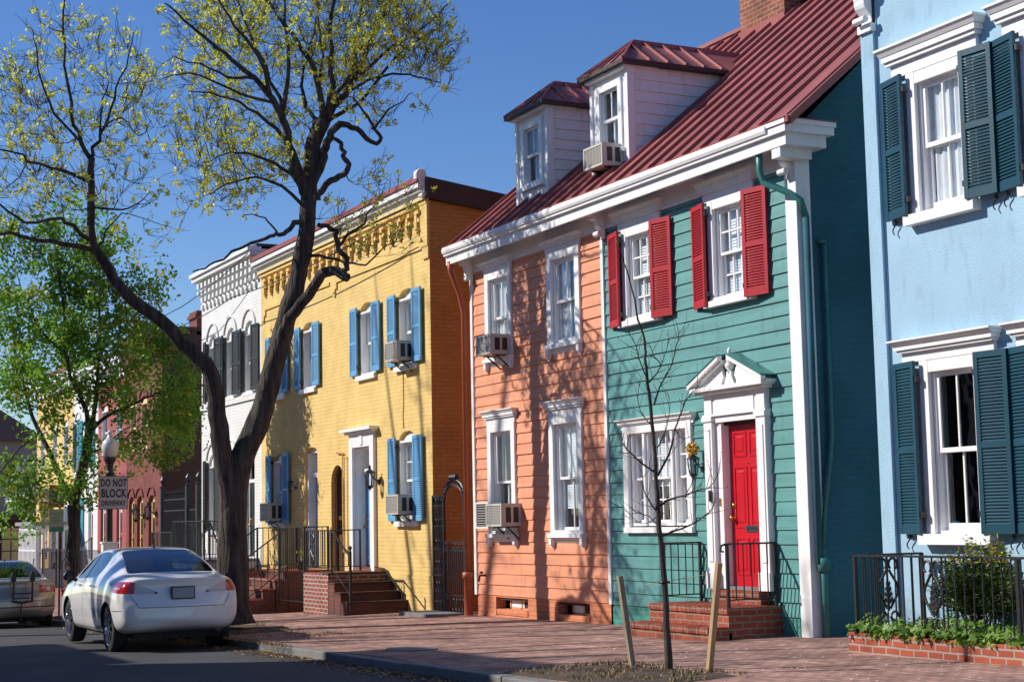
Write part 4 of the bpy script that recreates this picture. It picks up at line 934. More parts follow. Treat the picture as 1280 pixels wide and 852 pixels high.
# ================================================================== the row further on
def far_house(label, x0, x1, zt, mat, wins, doors, smat='brown_brick', trim='white', shut=None, roofmat='dark_roof', corn='white', depth=8, name='town_house', ct=.25, rise=.2):
    t = thing(name, label, 'house', ((x0+x1)/2, 0, -.5))
    Hs = [(a, b, c, d, rise) for a, b, c, d in wins]+[(a, b, c, d, rise) for a, b, c, d in doors]
    m = MB(); masonry(m, x0, x1, -1.8, zt, 0, Hs, mat, .16)
    for a, b, c, d, r in Hs:
        P = arch_pts(a-.12, b+.12, d+.02, r+.2, 10)
        for i in range(1, 9): m.hexa([(P[i][0], -.04, P[i][1]), (P[i+1][0], -.04, P[i+1][1]), (P[i+1][0], 0, P[i+1][1]), (P[i][0], 0, P[i][1]), (P[i][0], -.04, P[i][1]+.05), (P[i+1][0], -.04, P[i+1][1]+.05), (P[i+1][0], 0, P[i+1][1]+.05), (P[i][0], 0, P[i][1]+.05)], mat)
    m.build('wall', t); body(t, x0, x1, depth, zt, smat, smat)
    m = MB(); m.box(x0+.01, x1-.01, -.10, .0, zt-.62, zt-.5, corn)
    x = x0+.1
    while x < x1-.15: m.box(x, x+.10, -.14, 0, zt-.5, zt-.25, corn); x += .33
    m.box(x0+.01, x1-.01, -.24, .0, zt-.25, zt-.1, corn); m.box(x0-.02, x1+.02, -.30, .0, zt-.1, zt, corn); m.build('cornice', t)
    m = MB(); m.box(x0-.03, x1+.03, -.32, depth, zt, zt+.12, roofmat); m.build('roof', t)
    for a, b, c, d in wins:
        window(t, a, b, c, d, 0, 1, 1, 'dark_glass', 'blind', trim=trim, rise=rise, rec=.08)
        if shut: shutter(t, a-.01, -.09, a-.36, -.03, c, d+.1, shut); shutter(t, b+.01, -.09, b+.36, -.03, c, d+.1, shut)
    for a, b, c, d in doors:
        m = MB(); m.prism(arch_pts(a, b, d, rise), .1, .14, trim); m.box(a, a+.12, .08, .16, c, d, trim); m.box(b-.12, b, .08, .16, c, d, trim); m.box(a+.12, b-.12, .1, .16, d-.45, d-.36, trim); m.box(a, b, .21, .22, c, d, 'dark'); m.build('door_frame', t)
        panel_door(t, a+.12, b-.12, c, d-.45, .12, 'brown_wood', 4, slot=False)
    return t
rh = far_house('red brick house with cream arched doors behind the road sign', -49.6, -45.5, 7.0, 'red_brick', [(-49.2, -48.45, 3.75, 5.1), (-47.9, -47.15, 3.75, 5.1), (-46.6, -45.9, 3.75, 5.1)], [(-49.3, -48.65, .7, 2.2), (-48.3, -47.6, .7, 2.2), (-46.95, -46.25, .7, 2.2)], trim='cream', corn='red_brick')
m = MB(); m.box(-46.3, -45.5, 1.0, 1.8, 6.9, 7.6, 'red_brick'); m.box(-46.35, -45.46, .95, 1.85, 7.4, 7.5, 'red_brick'); m.lathe((-45.9, 1.4, 7.6), [(.14, 0), (.12, .3), (.15, .32), (.15, .38)], 10, 'iron'); m.build('chimney', rh)
far_house('narrow pink brick house with dark door between the red and white houses', -53.5, -49.62, 6.7, 'pink_brick', [(-53.0, -52.2, 3.8, 5.2), (-51.0, -50.2, 3.8, 5.2)], [(-53.1, -52.4, .6, 2.4), (-50.9, -50.2, .6, 2.4)], 'pink_brick', corn='white')
far_house('small white house with teal shutters behind the leafy tree', -57.3, -53.52, 6.9, 'white_brick', [(-56.9, -56.2, 3.5, 5.0), (-55.0, -54.3, 3.5, 5.0), (-56.6, -55.9, .9, 2.4)], [(-54.9, -54.2, .5, 2.4)], 'white_brick', shut='teal_shutter')
far_house('pale yellow house with red eaves at the end of the row', -64.0, -57.32, 6.95, 'yellow_brick', [(-63.3, -62.5, 3.7, 5.1), (-61.0, -60.2, 3.7, 5.1), (-59.0, -58.2, 3.7, 5.1), (-58.9, -58.1, .9, 2.3)], [(-62.6, -61.8, .4, 2.3)], 'yellow_brick', roofmat='red_metal_edge')
t = thing('porch_canopy', 'small white door canopy on the far yellow house', 'canopy', (-62.5, 0, 2.4))
m = MB(); m.box(-63.6, -61.2, -1.2, -.01, 2.5, 2.62, 'white'); m.hexa([(-63.65, -1.25, 2.62), (-61.15, -1.25, 2.62), (-61.15, -.01, 2.62), (-63.65, -.01, 2.62), (-63.65, -1.2, 2.66), (-61.15, -1.2, 2.66), (-61.15, -.01, 3.0), (-63.65, -.01, 3.0)], 'grey_wall'); m.build('canopy_roof', t)
for x in (-63.5, -61.3): m = MB(); m.beam((x, -.02, 1.9), (x, -1.0, 2.5), .06, .06, 'white'); m.build('canopy_brace', t)
# grey house across the side street, facing us
gx = -73.
gr = thing('corner_house', 'grey house with a dark shopfront at the far left', 'house', (gx, 0, -.5))
m = MB(); 
def fbox(m, y0, y1, z0, z1, d, mat, d0=0.): m.box(gx+d0, gx+d0+d, y0, y1, z0, z1, mat)
m.box(gx-8, gx, -7.5, 1.75, -1.8, 5.3, 'grey_wall'); m.build('wall', gr)
m = MB(); m.hexa([(gx-8.4, -7.9, 5.3), (gx+.4, -7.9, 5.3), (gx+.4, 2.1, 5.3), (gx-8.4, 2.1, 5.3), (gx-6, -5, 7.6), (gx-2.2, -5, 7.6), (gx-2.2, -.8, 7.6), (gx-6, -.8, 7.6)], 'dark_roof'); m.build('roof', gr)
for y in (-1.45, .75, -3.6):
    for z in (2.75,):
        m = MB(); fbox(m, y-.12, y+.82, z-.1, z+1.75, .06, 'black_shutter'); fbox(m, y, y+.7, z, z+1.62, .02, 'blind', .06)
        for q in range(1, 3): fbox(m, y+.7*q/3-.015, y+.7*q/3+.015, z, z+1.62, .03, 'black_shutter', .06)
        for q in range(1, 4): fbox(m, y, y+.7, z+1.62*q/4-.02, z+1.62*q/4+.02, .032, 'black_shutter', .06)
        m.build('window', gr)
m = MB(); m.box(gx, gx+.5, -7.4, 1.9, 1.9, 2.15, 'dark_roof'); fbox(m, -7.4, 1.74, -.6, 1.95, .05, 'black_shutter')
for y in (.2, -1.7):
    fbox(m, y, y+1.2, .1, 1.6, .02, 'cream', .055)
    for q in range(0, 4): fbox(m, y+1.2*q/3-.02, y+1.2*q/3+.02, .1, 1.6, .03, 'black_shutter', .06)
    for q in range(0, 4): fbox(m, y, y+1.2, .1+1.5*q/3-.02, .1+1.5*q/3+.02, .032, 'black_shutter', .06)
m.build('shopfront', gr)
# white glazed porch box
kb = thing('glazed_porch', 'white glazed porch box behind the beige car', 'porch', (-57.6, -.9, -.5))
m = MB(); kx0, kx1, ky0, ky1 = -59.3, -56.0, -1.45, -.35
m.box(kx0-.1, kx1+.1, ky0-.12, ky1, 1.62, 1.74, 'grey_wall'); m.box(kx0, kx1, ky0, ky1, -.6, .15, 'white'); m.box(kx0, kx1, ky0, ky1, 1.45, 1.62, 'white')
for i in range(15): x = kx0+(kx1-kx0)*i/14; m.box(x-.04, x+.04, ky0, ky0+.08, .15, 1.45, 'white')
for i in range(6): y = ky0+(ky1-ky0)*i/5; m.box(kx1-.08, kx1, y-.04, y+.04, .15, 1.45, 'white')
m.box(kx0, kx1, ky0+.01, ky0+.07, .75, .82, 'white'); m.box(kx1-.07, kx1-.01, ky0, ky1, .75, .82, 'white'); m.box(kx0+.1, kx1-.1, ky0+.15, ky0+.16, .15, 1.45, 'dark_glass'); m.box(kx0+.2, kx1-.2, ky1-.1, ky1, .15, 1.45, 'blind'); m.build('frame', kb)
# front yard fences along the far row
t = thing('iron_fence', 'long black iron front fence behind the leafy tree trunk', 'fence', (-54, -1.3, -.5))
rail_panel(t, [(-55.8, -1.3), (-53.5, -1.3), (-50, -1.3), (-46.5, -1.3)], [-.5]*4, [.85]*4, .13)
for k, (x0, x1) in enumerate(((-52.8, -51.6), (-57.6, -56.3))):
    t = thing('brick_stoop', ('brick steps with rails at the pink house', 'brick steps with rails at the small white house')[k], 'steps', (x0, -.6, -.5), 'stoops of the row houses')
    m = MB()
    for q in range(4): m.box(x0, x1, -1.5+q*.3, 0, -.8, -.35+q*.23, 'step_brick')
    m.build('steps', t); rail_panel(t, [(x1, -.6), (x1, -1.5)], [.3, -.4], [1.2, .5], .13)

# ================================================================== overhead cables
for i, (p, lb) in enumerate((([(-60, -.9, 7.0), (-41.4, -.75, 6.55), (-36.6, -.7, 6.72), (-27.5, -.55, 6.9)], 'thin black cable sagging along the fronts of the white and yellow houses'), ([(-60, -1.1, 7.5), (-40.5, -.8, 7.0), (-36.4, -.36, 7.75)], 'thin black cable ending at the white house cornice'))):
    m = MB(); Q = []
    for a, b in zip(p[:-1], p[1:]):
        for k in range(8): t_ = k/8; v = Vector(a).lerp(Vector(b), t_); v.z -= .25*4*t_*(1-t_)*(b[0]-a[0])/18; Q.append(v)
    Q.append(p[-1]); m.tube(Q, .012, 5, 'iron'); tag(m.build('overhead_cable'), lb, 'cable')
# ================================================================== trees
def nrm(r): return Vector((r.gauss(0, 1), r.gauss(0, 1), r.gauss(0, 1))).normalized()
import numpy as np
def smooth_line(P, sub=3):
    P = [Vector(p) for p in P]; out = []
    for i in range(len(P)-1):
        a = P[max(i-1, 0)]; b = P[i]; c = P[i+1]; d = P[min(i+2, len(P)-1)]
        for k in range(sub):
            t = k/sub; out.append(.5*((2*b)+(c-a)*t+(2*a-5*b+4*c-d)*t*t+(3*b-a-3*c+d)*t**3))
    out.append(P[-1]); return out
def make_tree(name, label, limbs, crown, seed, leafs, leaf_n, leaf_size, clump, base_flare=True, twig_step=.42, extra=1.0, twigr=.011, side_twigs=2, cat='tree', loc=None, barkm='bark', bare=0.0, droop=0.0):
    r = random.Random(seed)
    base = limbs[0][1][0]; t = thing(name, label, cat, loc or tuple(base), 'street trees')
    tm = MB(); bm_ = MB(); nodes = []
    for n, P, r0, r1 in limbs:
        S = smooth_line(P, 8 if n == 'trunk' else 3); k = len(S)
        if n == 'trunk':
            R = []
            for i in range(k):
                u = i/(k-1); rr = r0+(r1-r0)*u
                if base_flare and r0 > .3 and n == 'trunk': hz = S[i].z-S[0].z; rr = .255-(.255-r1)*min(1, max(0, hz-1.0)/6)**.6+(r0-.255)*max(0, 1-hz/.55)**2
                elif base_flare: rr = r1*1.02+(r0-r1)*max(0, 1-u*3.2)**2
                R.append(rr)
        else:
            R = [r0+(r1-r0)*(i/(k-1))**.85 for i in range(k)]
            jit = .012 if r0 > .05 else .02
            S = [p+Vector((r.gauss(0, 1), r.gauss(0, 1), r.gauss(0, .6)))*jit*(0 if i == 0 else 1) for i, p in enumerate(S)]
        (tm if n in ('trunk', 'r') else bm_).tube(S, R, 22 if n == 'trunk' else 14 if r0 > .12 else (8 if r0 > .04 else 5), barkm)
        for i, p in enumerate(S):
            if n != 'trunk' or R[i] < .15: nodes.append((p, R[i]))
    # irregular bark on the trunk
    for i, v in enumerate(tm.v):
        p = Vector(v); a = noise.noise(p*Vector((3.2, 3.2, .9)).x if 0 else Vector((p.x*5, p.y*5, p.z*1.3))); 
        c = noise.noise(Vector((p.x*14, p.y*14, p.z*2.5)))
        rg = 1-abs(noise.noise(Vector((p.x*9, p.y*9, p.z*1.1))))*2
        tm.v[i] = tuple(p+Vector((a, c, a*.3))*.03+Vector((noise.noise(Vector((p.x*20, p.y*20, p.z*3))), noise.noise(Vector((p.y*20, p.x*20, p.z*3+7))), 0))*.018)
    # crown targets
    T = []
    for c, rx, rz, n in crown:
        for _ in range(int(n*extra)):
            while True:
                q = Vector((r.uniform(-1, 1), r.uniform(-1, 1), r.uniform(-1, 1)))
                if q.length < 1: break
            p = Vector(c)+Vector((q.x*rx, q.y*rx, q.z*rz))
            if noise.noise(p*.9) < -.22: continue
            T.append(p)
    NP = np.array([tuple(n[0]) for n in nodes]); T.sort(key=lambda p: float(np.min(np.sum((NP-np.array(tuple(p)))**2, 1))))
    cap_ = len(NP)+len(T)*14+10; A = np.zeros((cap_, 3)); A[:len(NP)] = NP; cnt = len(NP); RR = [n[1] for n in nodes]
    tips = []; tw = MB()
    for p in T:
        d2 = np.sum((A[:cnt]-np.array(tuple(p)))**2, 1); j = int(np.argmin(d2)); q = Vector(A[j]); L = (p-q).length
        if L < .12: tips.append((p, (p-q).normalized() if L > 1e-3 else ZZ)); continue
        if L > 2.6: continue
        k = max(2, int(L/.22)); mid = q.lerp(p, .5)+Vector((0, 0, -L*.16))+nrm(r)*L*.10
        pts = [q+(mid-q)*(2*u*(1-u)*1.0 if 0 else 0)+Vector((0, 0, 0)) for u in ()]
        for i in range(k+1):
            u = i/k; v = q*(1-u)**2+mid*2*u*(1-u)+p*u*u
            if 0 < i < k: v = v+nrm(r)*.022
            pts.append(v)
        rs = min(RR[j]*.75, twigr*(1+L*.9)); rad_ = [rs+(twigr*.32-rs)*(i/k) for i in range(k+1)]
        tw.tube(pts, rad_, 4 if rs > .012 else 3, 'twig', cap=False)
        for i in range(1, k+1):
            if cnt < cap_: A[cnt] = tuple(pts[i]); RR.append(rad_[i]); cnt += 1
        d = (pts[-1]-pts[-2]).normalized(); tips.append((p, d))
        for s in range(side_twigs):
            i = r.randint(max(1, k//2), k); o = pts[i]; dd = (d*1.1+nrm(r)*.75+ZZ*.45).normalized(); ll = r.uniform(.15, .45); e = o+dd*ll+Vector((0, 0, ll*.15)); mm = o.lerp(e, .5)+nrm(r)*.03
            tw.tube([o, mm, e], [twigr*.45, twigr*.35, twigr*.22], 3, 'twig', cap=False); tips.append((e, dd))
    tm.build('trunk', t, smooth=True); bm_.build('limbs', t, smooth=True); tw.build('twigs', t, fix=False)
    if leafs:
        lv = MB()
        for p, d in tips:
            if r.random() < bare: continue
            mt = leafs[0] if r.random() < .88 else leafs[-1]
            for _ in range(max(1, int(r.gauss(leaf_n, leaf_n*.35)))):
                c = p+nrm(r)*clump*r.random()**.5; c.z -= droop*r.random(); sz = leaf_size*r.uniform(.6, 1.3); a = nrm(r); b_ = a.cross(nrm(r)).normalized()
                a = a*sz; b_ = b_*sz*.62
                lv.face([c-a, c-a*.2+b_, c+a, c-a*.2-b_], mt)
        lv.build('foliage', t, fix=False)
    return t
BIG_LIMBS = [
 ('trunk', [[-25.23,-4.11,-0.07],[-25.24,-4.12,0.12],[-25.24,-4.13,0.5],[-25.24,-4.12,1.06],[-25.24,-4.12,1.62],[-25.23,-4.1,2.1],[-25.17,-3.98,2.56],[-25.04,-3.73,3.19],[-24.94,-3.52,4.02],[-24.85,-3.35,4.72],[-24.76,-3.18,5.42],[-24.7,-3.06,6.14],[-24.68,-3.02,6.72],[-24.67,-2.98,7.15],[-24.65,-2.94,7.6],[-24.57,-2.79,7.97]], 0.34, 0.12),
 ('a1', [[-24.57,-2.79,7.97],[-24.61,-2.62,8.22],[-24.6,-2.33,8.59],[-24.57,-2.02,9.22],[-24.61,-1.85,9.59],[-24.64,-1.66,9.97],[-24.69,-1.49,10.51],[-24.74,-1.35,11.04]], 0.075, 0.02),
 ('a1b', [[-24.6,-2.33,8.59],[-24.69,-1.83,9.1],[-24.76,-1.29,9.52],[-24.82,-0.74,9.95],[-24.97,-0.37,10.33]], 0.04, 0.012),
 ('a1c', [[-24.61,-2.5,8.37],[-24.58,-2.09,8.68],[-24.5,-1.62,8.81],[-24.46,-1.2,8.84],[-24.42,-0.79,8.74]], 0.035, 0.01),
 ('a2', [[-24.57,-2.77,8.0],[-24.46,-2.68,8.52],[-24.42,-2.73,9.1],[-24.35,-2.73,9.57],[-24.26,-2.69,10.09],[-24.15,-2.61,10.66]], 0.06, 0.02),
 ('a3', [[-24.58,-2.81,7.93],[-24.46,-2.93,8.59],[-24.41,-3.18,9.01],[-24.39,-3.5,9.4],[-24.36,-3.8,9.78],[-24.3,-4.04,10.12]], 0.06, 0.018),
 ('a4', [[-24.6,-2.84,7.84],[-24.96,-3.02,8.44],[-25.18,-2.9,8.98],[-25.35,-2.68,9.66],[-25.53,-2.47,10.3]], 0.04, 0.012),
 ('l', [[-24.68,-3.02,6.66],[-24.62,-3.15,6.87],[-24.56,-3.3,7.11],[-24.5,-3.45,7.69],[-24.43,-3.58,7.99],[-24.4,-3.79,8.26],[-24.38,-4.02,8.48],[-24.42,-4.37,8.75],[-24.48,-4.74,9.05],[-24.53,-5.11,9.34],[-24.55,-5.42,9.59]], 0.095, 0.012),
 ('l1', [[-24.44,-3.57,7.96],[-24.48,-3.43,8.54],[-24.59,-3.43,9.37],[-24.69,-3.4,9.93],[-24.82,-3.44,10.5]], 0.045, 0.015),
 ('l2', [[-24.41,-3.74,8.2],[-24.1,-4.02,8.74],[-23.84,-4.41,9.03],[-23.57,-4.76,9.29],[-23.26,-5.03,9.54]], 0.04, 0.012),
 ('l3', [[-24.38,-4.02,8.48],[-24.37,-4.45,8.47],[-24.37,-4.9,8.61],[-24.36,-5.34,8.7]], 0.03, 0.008),
 ('rc', [[-24.68,-3.01,6.86],[-24.56,-2.87,7.17],[-24.49,-2.82,7.42],[-24.41,-2.76,7.65],[-24.32,-2.65,7.83],[-24.23,-2.58,7.84],[-24.1,-2.42,7.74],[-23.98,-2.27,7.57],[-23.88,-2.16,7.48],[-23.82,-2.13,7.57],[-23.82,-2.23,7.72],[-23.82,-2.32,7.88],[-23.89,-2.54,8.2]], 0.085, 0.015),
 ('x1', [[-24.66,-2.95,7.44],[-24.76,-2.79,7.81],[-24.77,-2.44,8.18],[-24.75,-2.03,8.42],[-24.69,-1.54,9.13],[-24.6,-0.99,9.58],[-24.48,-0.38,9.97]], 0.05, 0.008),
 ('x2', [[-24.68,-3.01,6.86],[-24.46,-3.36,7.37],[-24.23,-3.72,7.67],[-24.08,-4.22,7.91],[-23.92,-4.71,8.02],[-23.79,-5.25,7.99]], 0.05, 0.008),
 ('x3', [[-24.62,-3.15,6.87],[-24.61,-3.46,7.13],[-24.67,-3.91,7.3],[-24.72,-4.34,7.34],[-24.74,-4.73,7.12]], 0.04, 0.007),
 ('x4', [[-24.69,-3.04,6.5],[-24.55,-3.52,6.83],[-24.4,-4.02,6.89],[-24.25,-4.49,6.72],[-24.07,-4.92,6.47]], 0.035, 0.006),
 ('x5', [[-24.5,-3.45,7.7],[-24.55,-3.67,8.53],[-24.63,-3.94,9.11],[-24.68,-4.16,9.69],[-24.68,-4.27,10.21]], 0.04, 0.008),
 ('x6', [[-24.52,-2.73,8.23],[-24.41,-2.36,8.78],[-24.45,-2.27,9.4],[-24.48,-2.16,9.96],[-24.53,-2.09,10.59]], 0.04, 0.008),
 ('x7', [[-24.48,-2.91,8.47],[-24.7,-2.75,9.07],[-24.98,-2.73,9.69],[-25.24,-2.66,10.46]], 0.035, 0.008),
 ('x8', [[-24.41,-3.69,8.13],[-24.13,-4.33,8.13],[-23.8,-4.91,8.24],[-23.46,-5.46,8.17],[-23.04,-5.87,7.92]], 0.03, 0.006),
 ('rc2', [[-23.82,-2.22,7.7],[-23.65,-2.1,7.93],[-23.48,-1.98,8.03],[-23.29,-1.83,8.21]], 0.025, 0.006),
 ('lc', [[-24.41,-2.76,7.65],[-24.3,-2.64,7.55],[-24.24,-2.61,7.38],[-24.16,-2.56,7.22],[-24.12,-2.57,7.05],[-24.14,-2.7,6.98],[-24.18,-2.88,6.83],[-24.22,-3.05,6.57]], 0.03, 0.06),
 ('br', [[-24.95,-3.54,3.92],[-24.8,-3.45,4.39],[-24.69,-3.42,4.63],[-24.49,-3.21,4.94],[-24.3,-3.01,5.3],[-24.17,-2.96,5.41],[-24.01,-2.82,5.42],[-23.86,-2.71,5.29]], 0.11, 0.075),
 ('br2', [[-23.93,-2.76,5.35],[-23.78,-2.68,5.5],[-23.76,-2.86,5.74],[-23.69,-2.94,5.93],[-23.64,-3.05,6.03],[-23.63,-3.28,6.06]], 0.05, 0.035),
 ('br3', [[-23.75,-2.87,5.76],[-23.43,-2.79,5.94],[-23.11,-2.69,6.02],[-22.84,-2.7,6.15],[-22.56,-2.72,6.22]], 0.03, 0.008),
 ('br4', [[-24.73,-3.12,5.75],[-24.32,-2.83,5.67],[-23.97,-2.67,5.55],[-23.62,-2.5,5.48],[-23.25,-2.31,5.69],[-22.89,-2.12,5.77]], 0.03, 0.007),
 ('lw', [[-24.69,-3.05,6.33],[-24.65,-3.25,6.26],[-24.6,-3.44,6.1],[-24.55,-3.61,6.03],[-24.52,-3.82,5.96],[-24.54,-4.14,5.82],[-24.53,-4.4,5.65],[-24.54,-4.69,5.48],[-24.54,-4.97,5.37]], 0.05, 0.01),
 ('lw2', [[-24.56,-3.59,6.04],[-24.3,-3.81,6.19],[-24.07,-4.1,6.22],[-23.83,-4.36,6.18]], 0.02, 0.006),
 ('L', [[-25.24,-4.12,1.56],[-25.18,-4.2,2.1],[-25.14,-4.33,2.62],[-25.07,-4.41,3.19],[-25.01,-4.48,3.62],[-24.98,-4.64,3.99],[-25.04,-4.96,4.3],[-25.12,-5.32,4.68],[-25.22,-5.73,4.99],[-25.26,-6.01,5.33],[-25.25,-6.2,5.63],[-25.22,-6.36,5.9],[-25.14,-6.4,6.5],[-25.05,-6.43,7.15]], 0.18, 0.05),
 ('La', [[-25.05,-6.43,7.14],[-24.98,-6.64,7.5],[-24.85,-6.77,7.94],[-24.74,-6.89,8.77],[-24.59,-6.95,9.35],[-24.44,-7.0,9.64]], 0.04, 0.008),
 ('Lb', [[-25.01,-6.55,7.34],[-24.84,-7.0,7.73],[-24.59,-7.28,8.21],[-24.26,-7.4,8.49],[-23.93,-7.53,8.7]], 0.025, 0.006),
 ('Lc', [[-25.05,-6.43,7.12],[-24.77,-6.4,7.37],[-24.46,-6.31,7.62],[-24.14,-6.22,8.04],[-23.84,-6.14,8.46],[-23.55,-6.12,8.75]], 0.035, 0.006),
 ('Lc2', [[-24.66,-6.37,7.46],[-24.51,-6.37,7.84],[-24.33,-6.33,8.16],[-24.21,-6.38,8.54]], 0.02, 0.005),
 ('Lc3', [[-24.58,-6.34,7.52],[-24.13,-6.19,7.58],[-23.66,-6.01,7.24],[-23.26,-5.93,7.37]], 0.02, 0.005),
 ('Ld', [[-25.1,-6.41,6.78],[-24.91,-6.89,6.91],[-24.7,-7.38,6.95],[-24.5,-7.87,7.05],[-24.24,-8.24,6.91]], 0.035, 0.008),
 ('Le', [[-25.23,-6.3,5.79],[-25.0,-6.72,6.06],[-24.68,-6.96,6.1],[-24.48,-7.46,5.94],[-24.25,-7.89,6.16],[-23.99,-8.27,6.22]], 0.04, 0.012),
 ('Lf', [[-25.24,-6.26,5.74],[-25.08,-6.84,5.79],[-24.89,-7.34,5.81],[-24.68,-7.82,5.82],[-24.47,-8.3,5.66]], 0.05, 0.015),
 ('Lg', [[-25.15,-6.39,6.4],[-24.72,-5.99,6.3],[-24.42,-5.83,6.39],[-24.12,-5.67,6.49]], 0.022, 0.005),
 ('Lh', [[-25.23,-6.29,5.78],[-25.0,-6.12,6.13],[-24.75,-5.91,6.24],[-24.32,-5.35,5.99]], 0.018, 0.004),
]
BIG_CROWN = [
 ([-24.19, -2.03, 9.01], 1.33, 1.20, 170),
 ([-24.59, -2.84, 9.7], 1.77, 1.01, 190),
 ([-25.24, -4.12, 8.93], 1.20, 1.20, 150),
 ([-25.3, -4.24, 7.41], 1.08, 0.89, 130),
 ([-24.95, -3.55, 7.72], 0.82, 0.76, 60),
 ([-23.84, -1.34, 8.6], 0.63, 0.89, 50),
 ([-24.2, -2.05, 6.37], 0.89, 0.76, 24),
 ([-25.19, -6.69, 8.25], 1.14, 1.27, 90),
 ([-25.34, -7.01, 6.5], 0.95, 0.70, 45),
 ([-24.77, -5.86, 7.73], 0.57, 1.14, 40),
 ([-25.57, -7.46, 7.77], 0.63, 1.01, 30),
 ([-24.63, -5.58, 6.22], 0.76, 0.51, 10),
 ([-24.71, -3.06, 11.19], 2.03, 1.01, 110),
]
LEAFY_LIMBS = [
 ('trunk', [[-37.12,-4.17,0.17],[-37.12,-4.16,0.78],[-37.1,-4.13,1.49],[-37.11,-4.15,2.02]], 0.15, 0.13),
 ('m', [[-37.11,-4.15,2.02],[-37.06,-4.04,2.55],[-37.0,-3.92,3.17],[-36.96,-3.84,3.61]], 0.12, 0.1),
 ('l', [[-37.11,-4.15,2.02],[-37.33,-4.36,2.5],[-37.56,-4.6,3.19],[-37.79,-4.83,3.74],[-38.02,-5.06,4.57],[-38.22,-5.25,5.49],[-38.4,-5.37,6.24]], 0.08, 0.02),
 ('a', [[-36.96,-3.84,3.61],[-36.94,-3.99,4.32],[-36.99,-4.27,4.86],[-36.95,-4.39,5.57],[-36.91,-4.48,6.46],[-36.87,-4.6,7.44],[-36.81,-4.66,8.06]], 0.06, 0.015),
 ('b', [[-36.96,-3.84,3.61],[-37.01,-3.73,4.15],[-37.09,-3.66,4.88],[-37.16,-3.57,5.8],[-37.28,-3.59,6.91],[-37.35,-3.5,7.85]], 0.06, 0.015),
 ('c', [[-36.96,-3.84,3.61],[-36.76,-3.57,3.92],[-36.5,-3.19,4.12],[-36.24,-2.81,4.32],[-35.98,-2.42,4.51],[-35.7,-2.01,4.8]], 0.05, 0.012),
 ('d', [[-36.89,-3.71,4.68],[-36.94,-3.36,5.33],[-36.98,-2.99,5.8],[-36.98,-2.54,6.18],[-37.05,-2.24,6.76]], 0.03, 0.01),
 ('e', [[-37.46,-4.83,3.63],[-37.38,-5.28,3.27],[-37.3,-5.71,2.74],[-37.14,-5.99,2.39]], 0.03, 0.01),
 ('f', [[-36.99,-3.9,3.17],[-37.08,-3.49,3.26],[-37.19,-3.11,3.63],[-37.29,-2.72,3.82]], 0.03, 0.01),
 ('g', [[-37.18,-4.29,5.24],[-37.71,-4.81,6.0],[-38.11,-5.1,6.77],[-38.44,-5.23,7.37]], 0.03, 0.01),
]
LEAFY_CROWN = [
 ([-36.98, -3.89, 6.13], 1.43, 1.96, 150),
 ([-37.38, -4.68, 4.71], 1.25, 1.43, 90),
 ([-36.42, -2.76, 5.2], 1.07, 1.61, 110),
 ([-36.17, -2.28, 3.93], 0.80, 1.07, 60),
 ([-37.07, -4.07, 7.96], 0.89, 0.80, 34),
 ([-37.71, -5.34, 5.8], 0.71, 1.96, 60),
 ([-37.37, -4.66, 2.38], 0.89, 0.45, 16),
 ([-37.69, -5.3, 2.58], 0.54, 0.62, 26),
 ([-36.73, -3.39, 3.07], 0.89, 0.62, 22),
 ([-37.69, -5.29, 1.69], 0.45, 0.39, 6),
 ([-36.02, -1.96, 5.36], 0.45, 0.89, 26),
 ([-37.8, -5.52, 7.44], 0.71, 1.07, 44),
 ([-37.47, -4.86, 6.34], 1.07, 1.43, 70),
 ([-36.66, -3.26, 7.21], 1.07, 0.89, 44),
 ([-36.93, -3.79, 2.36], 0.36, 0.36, 5),
]
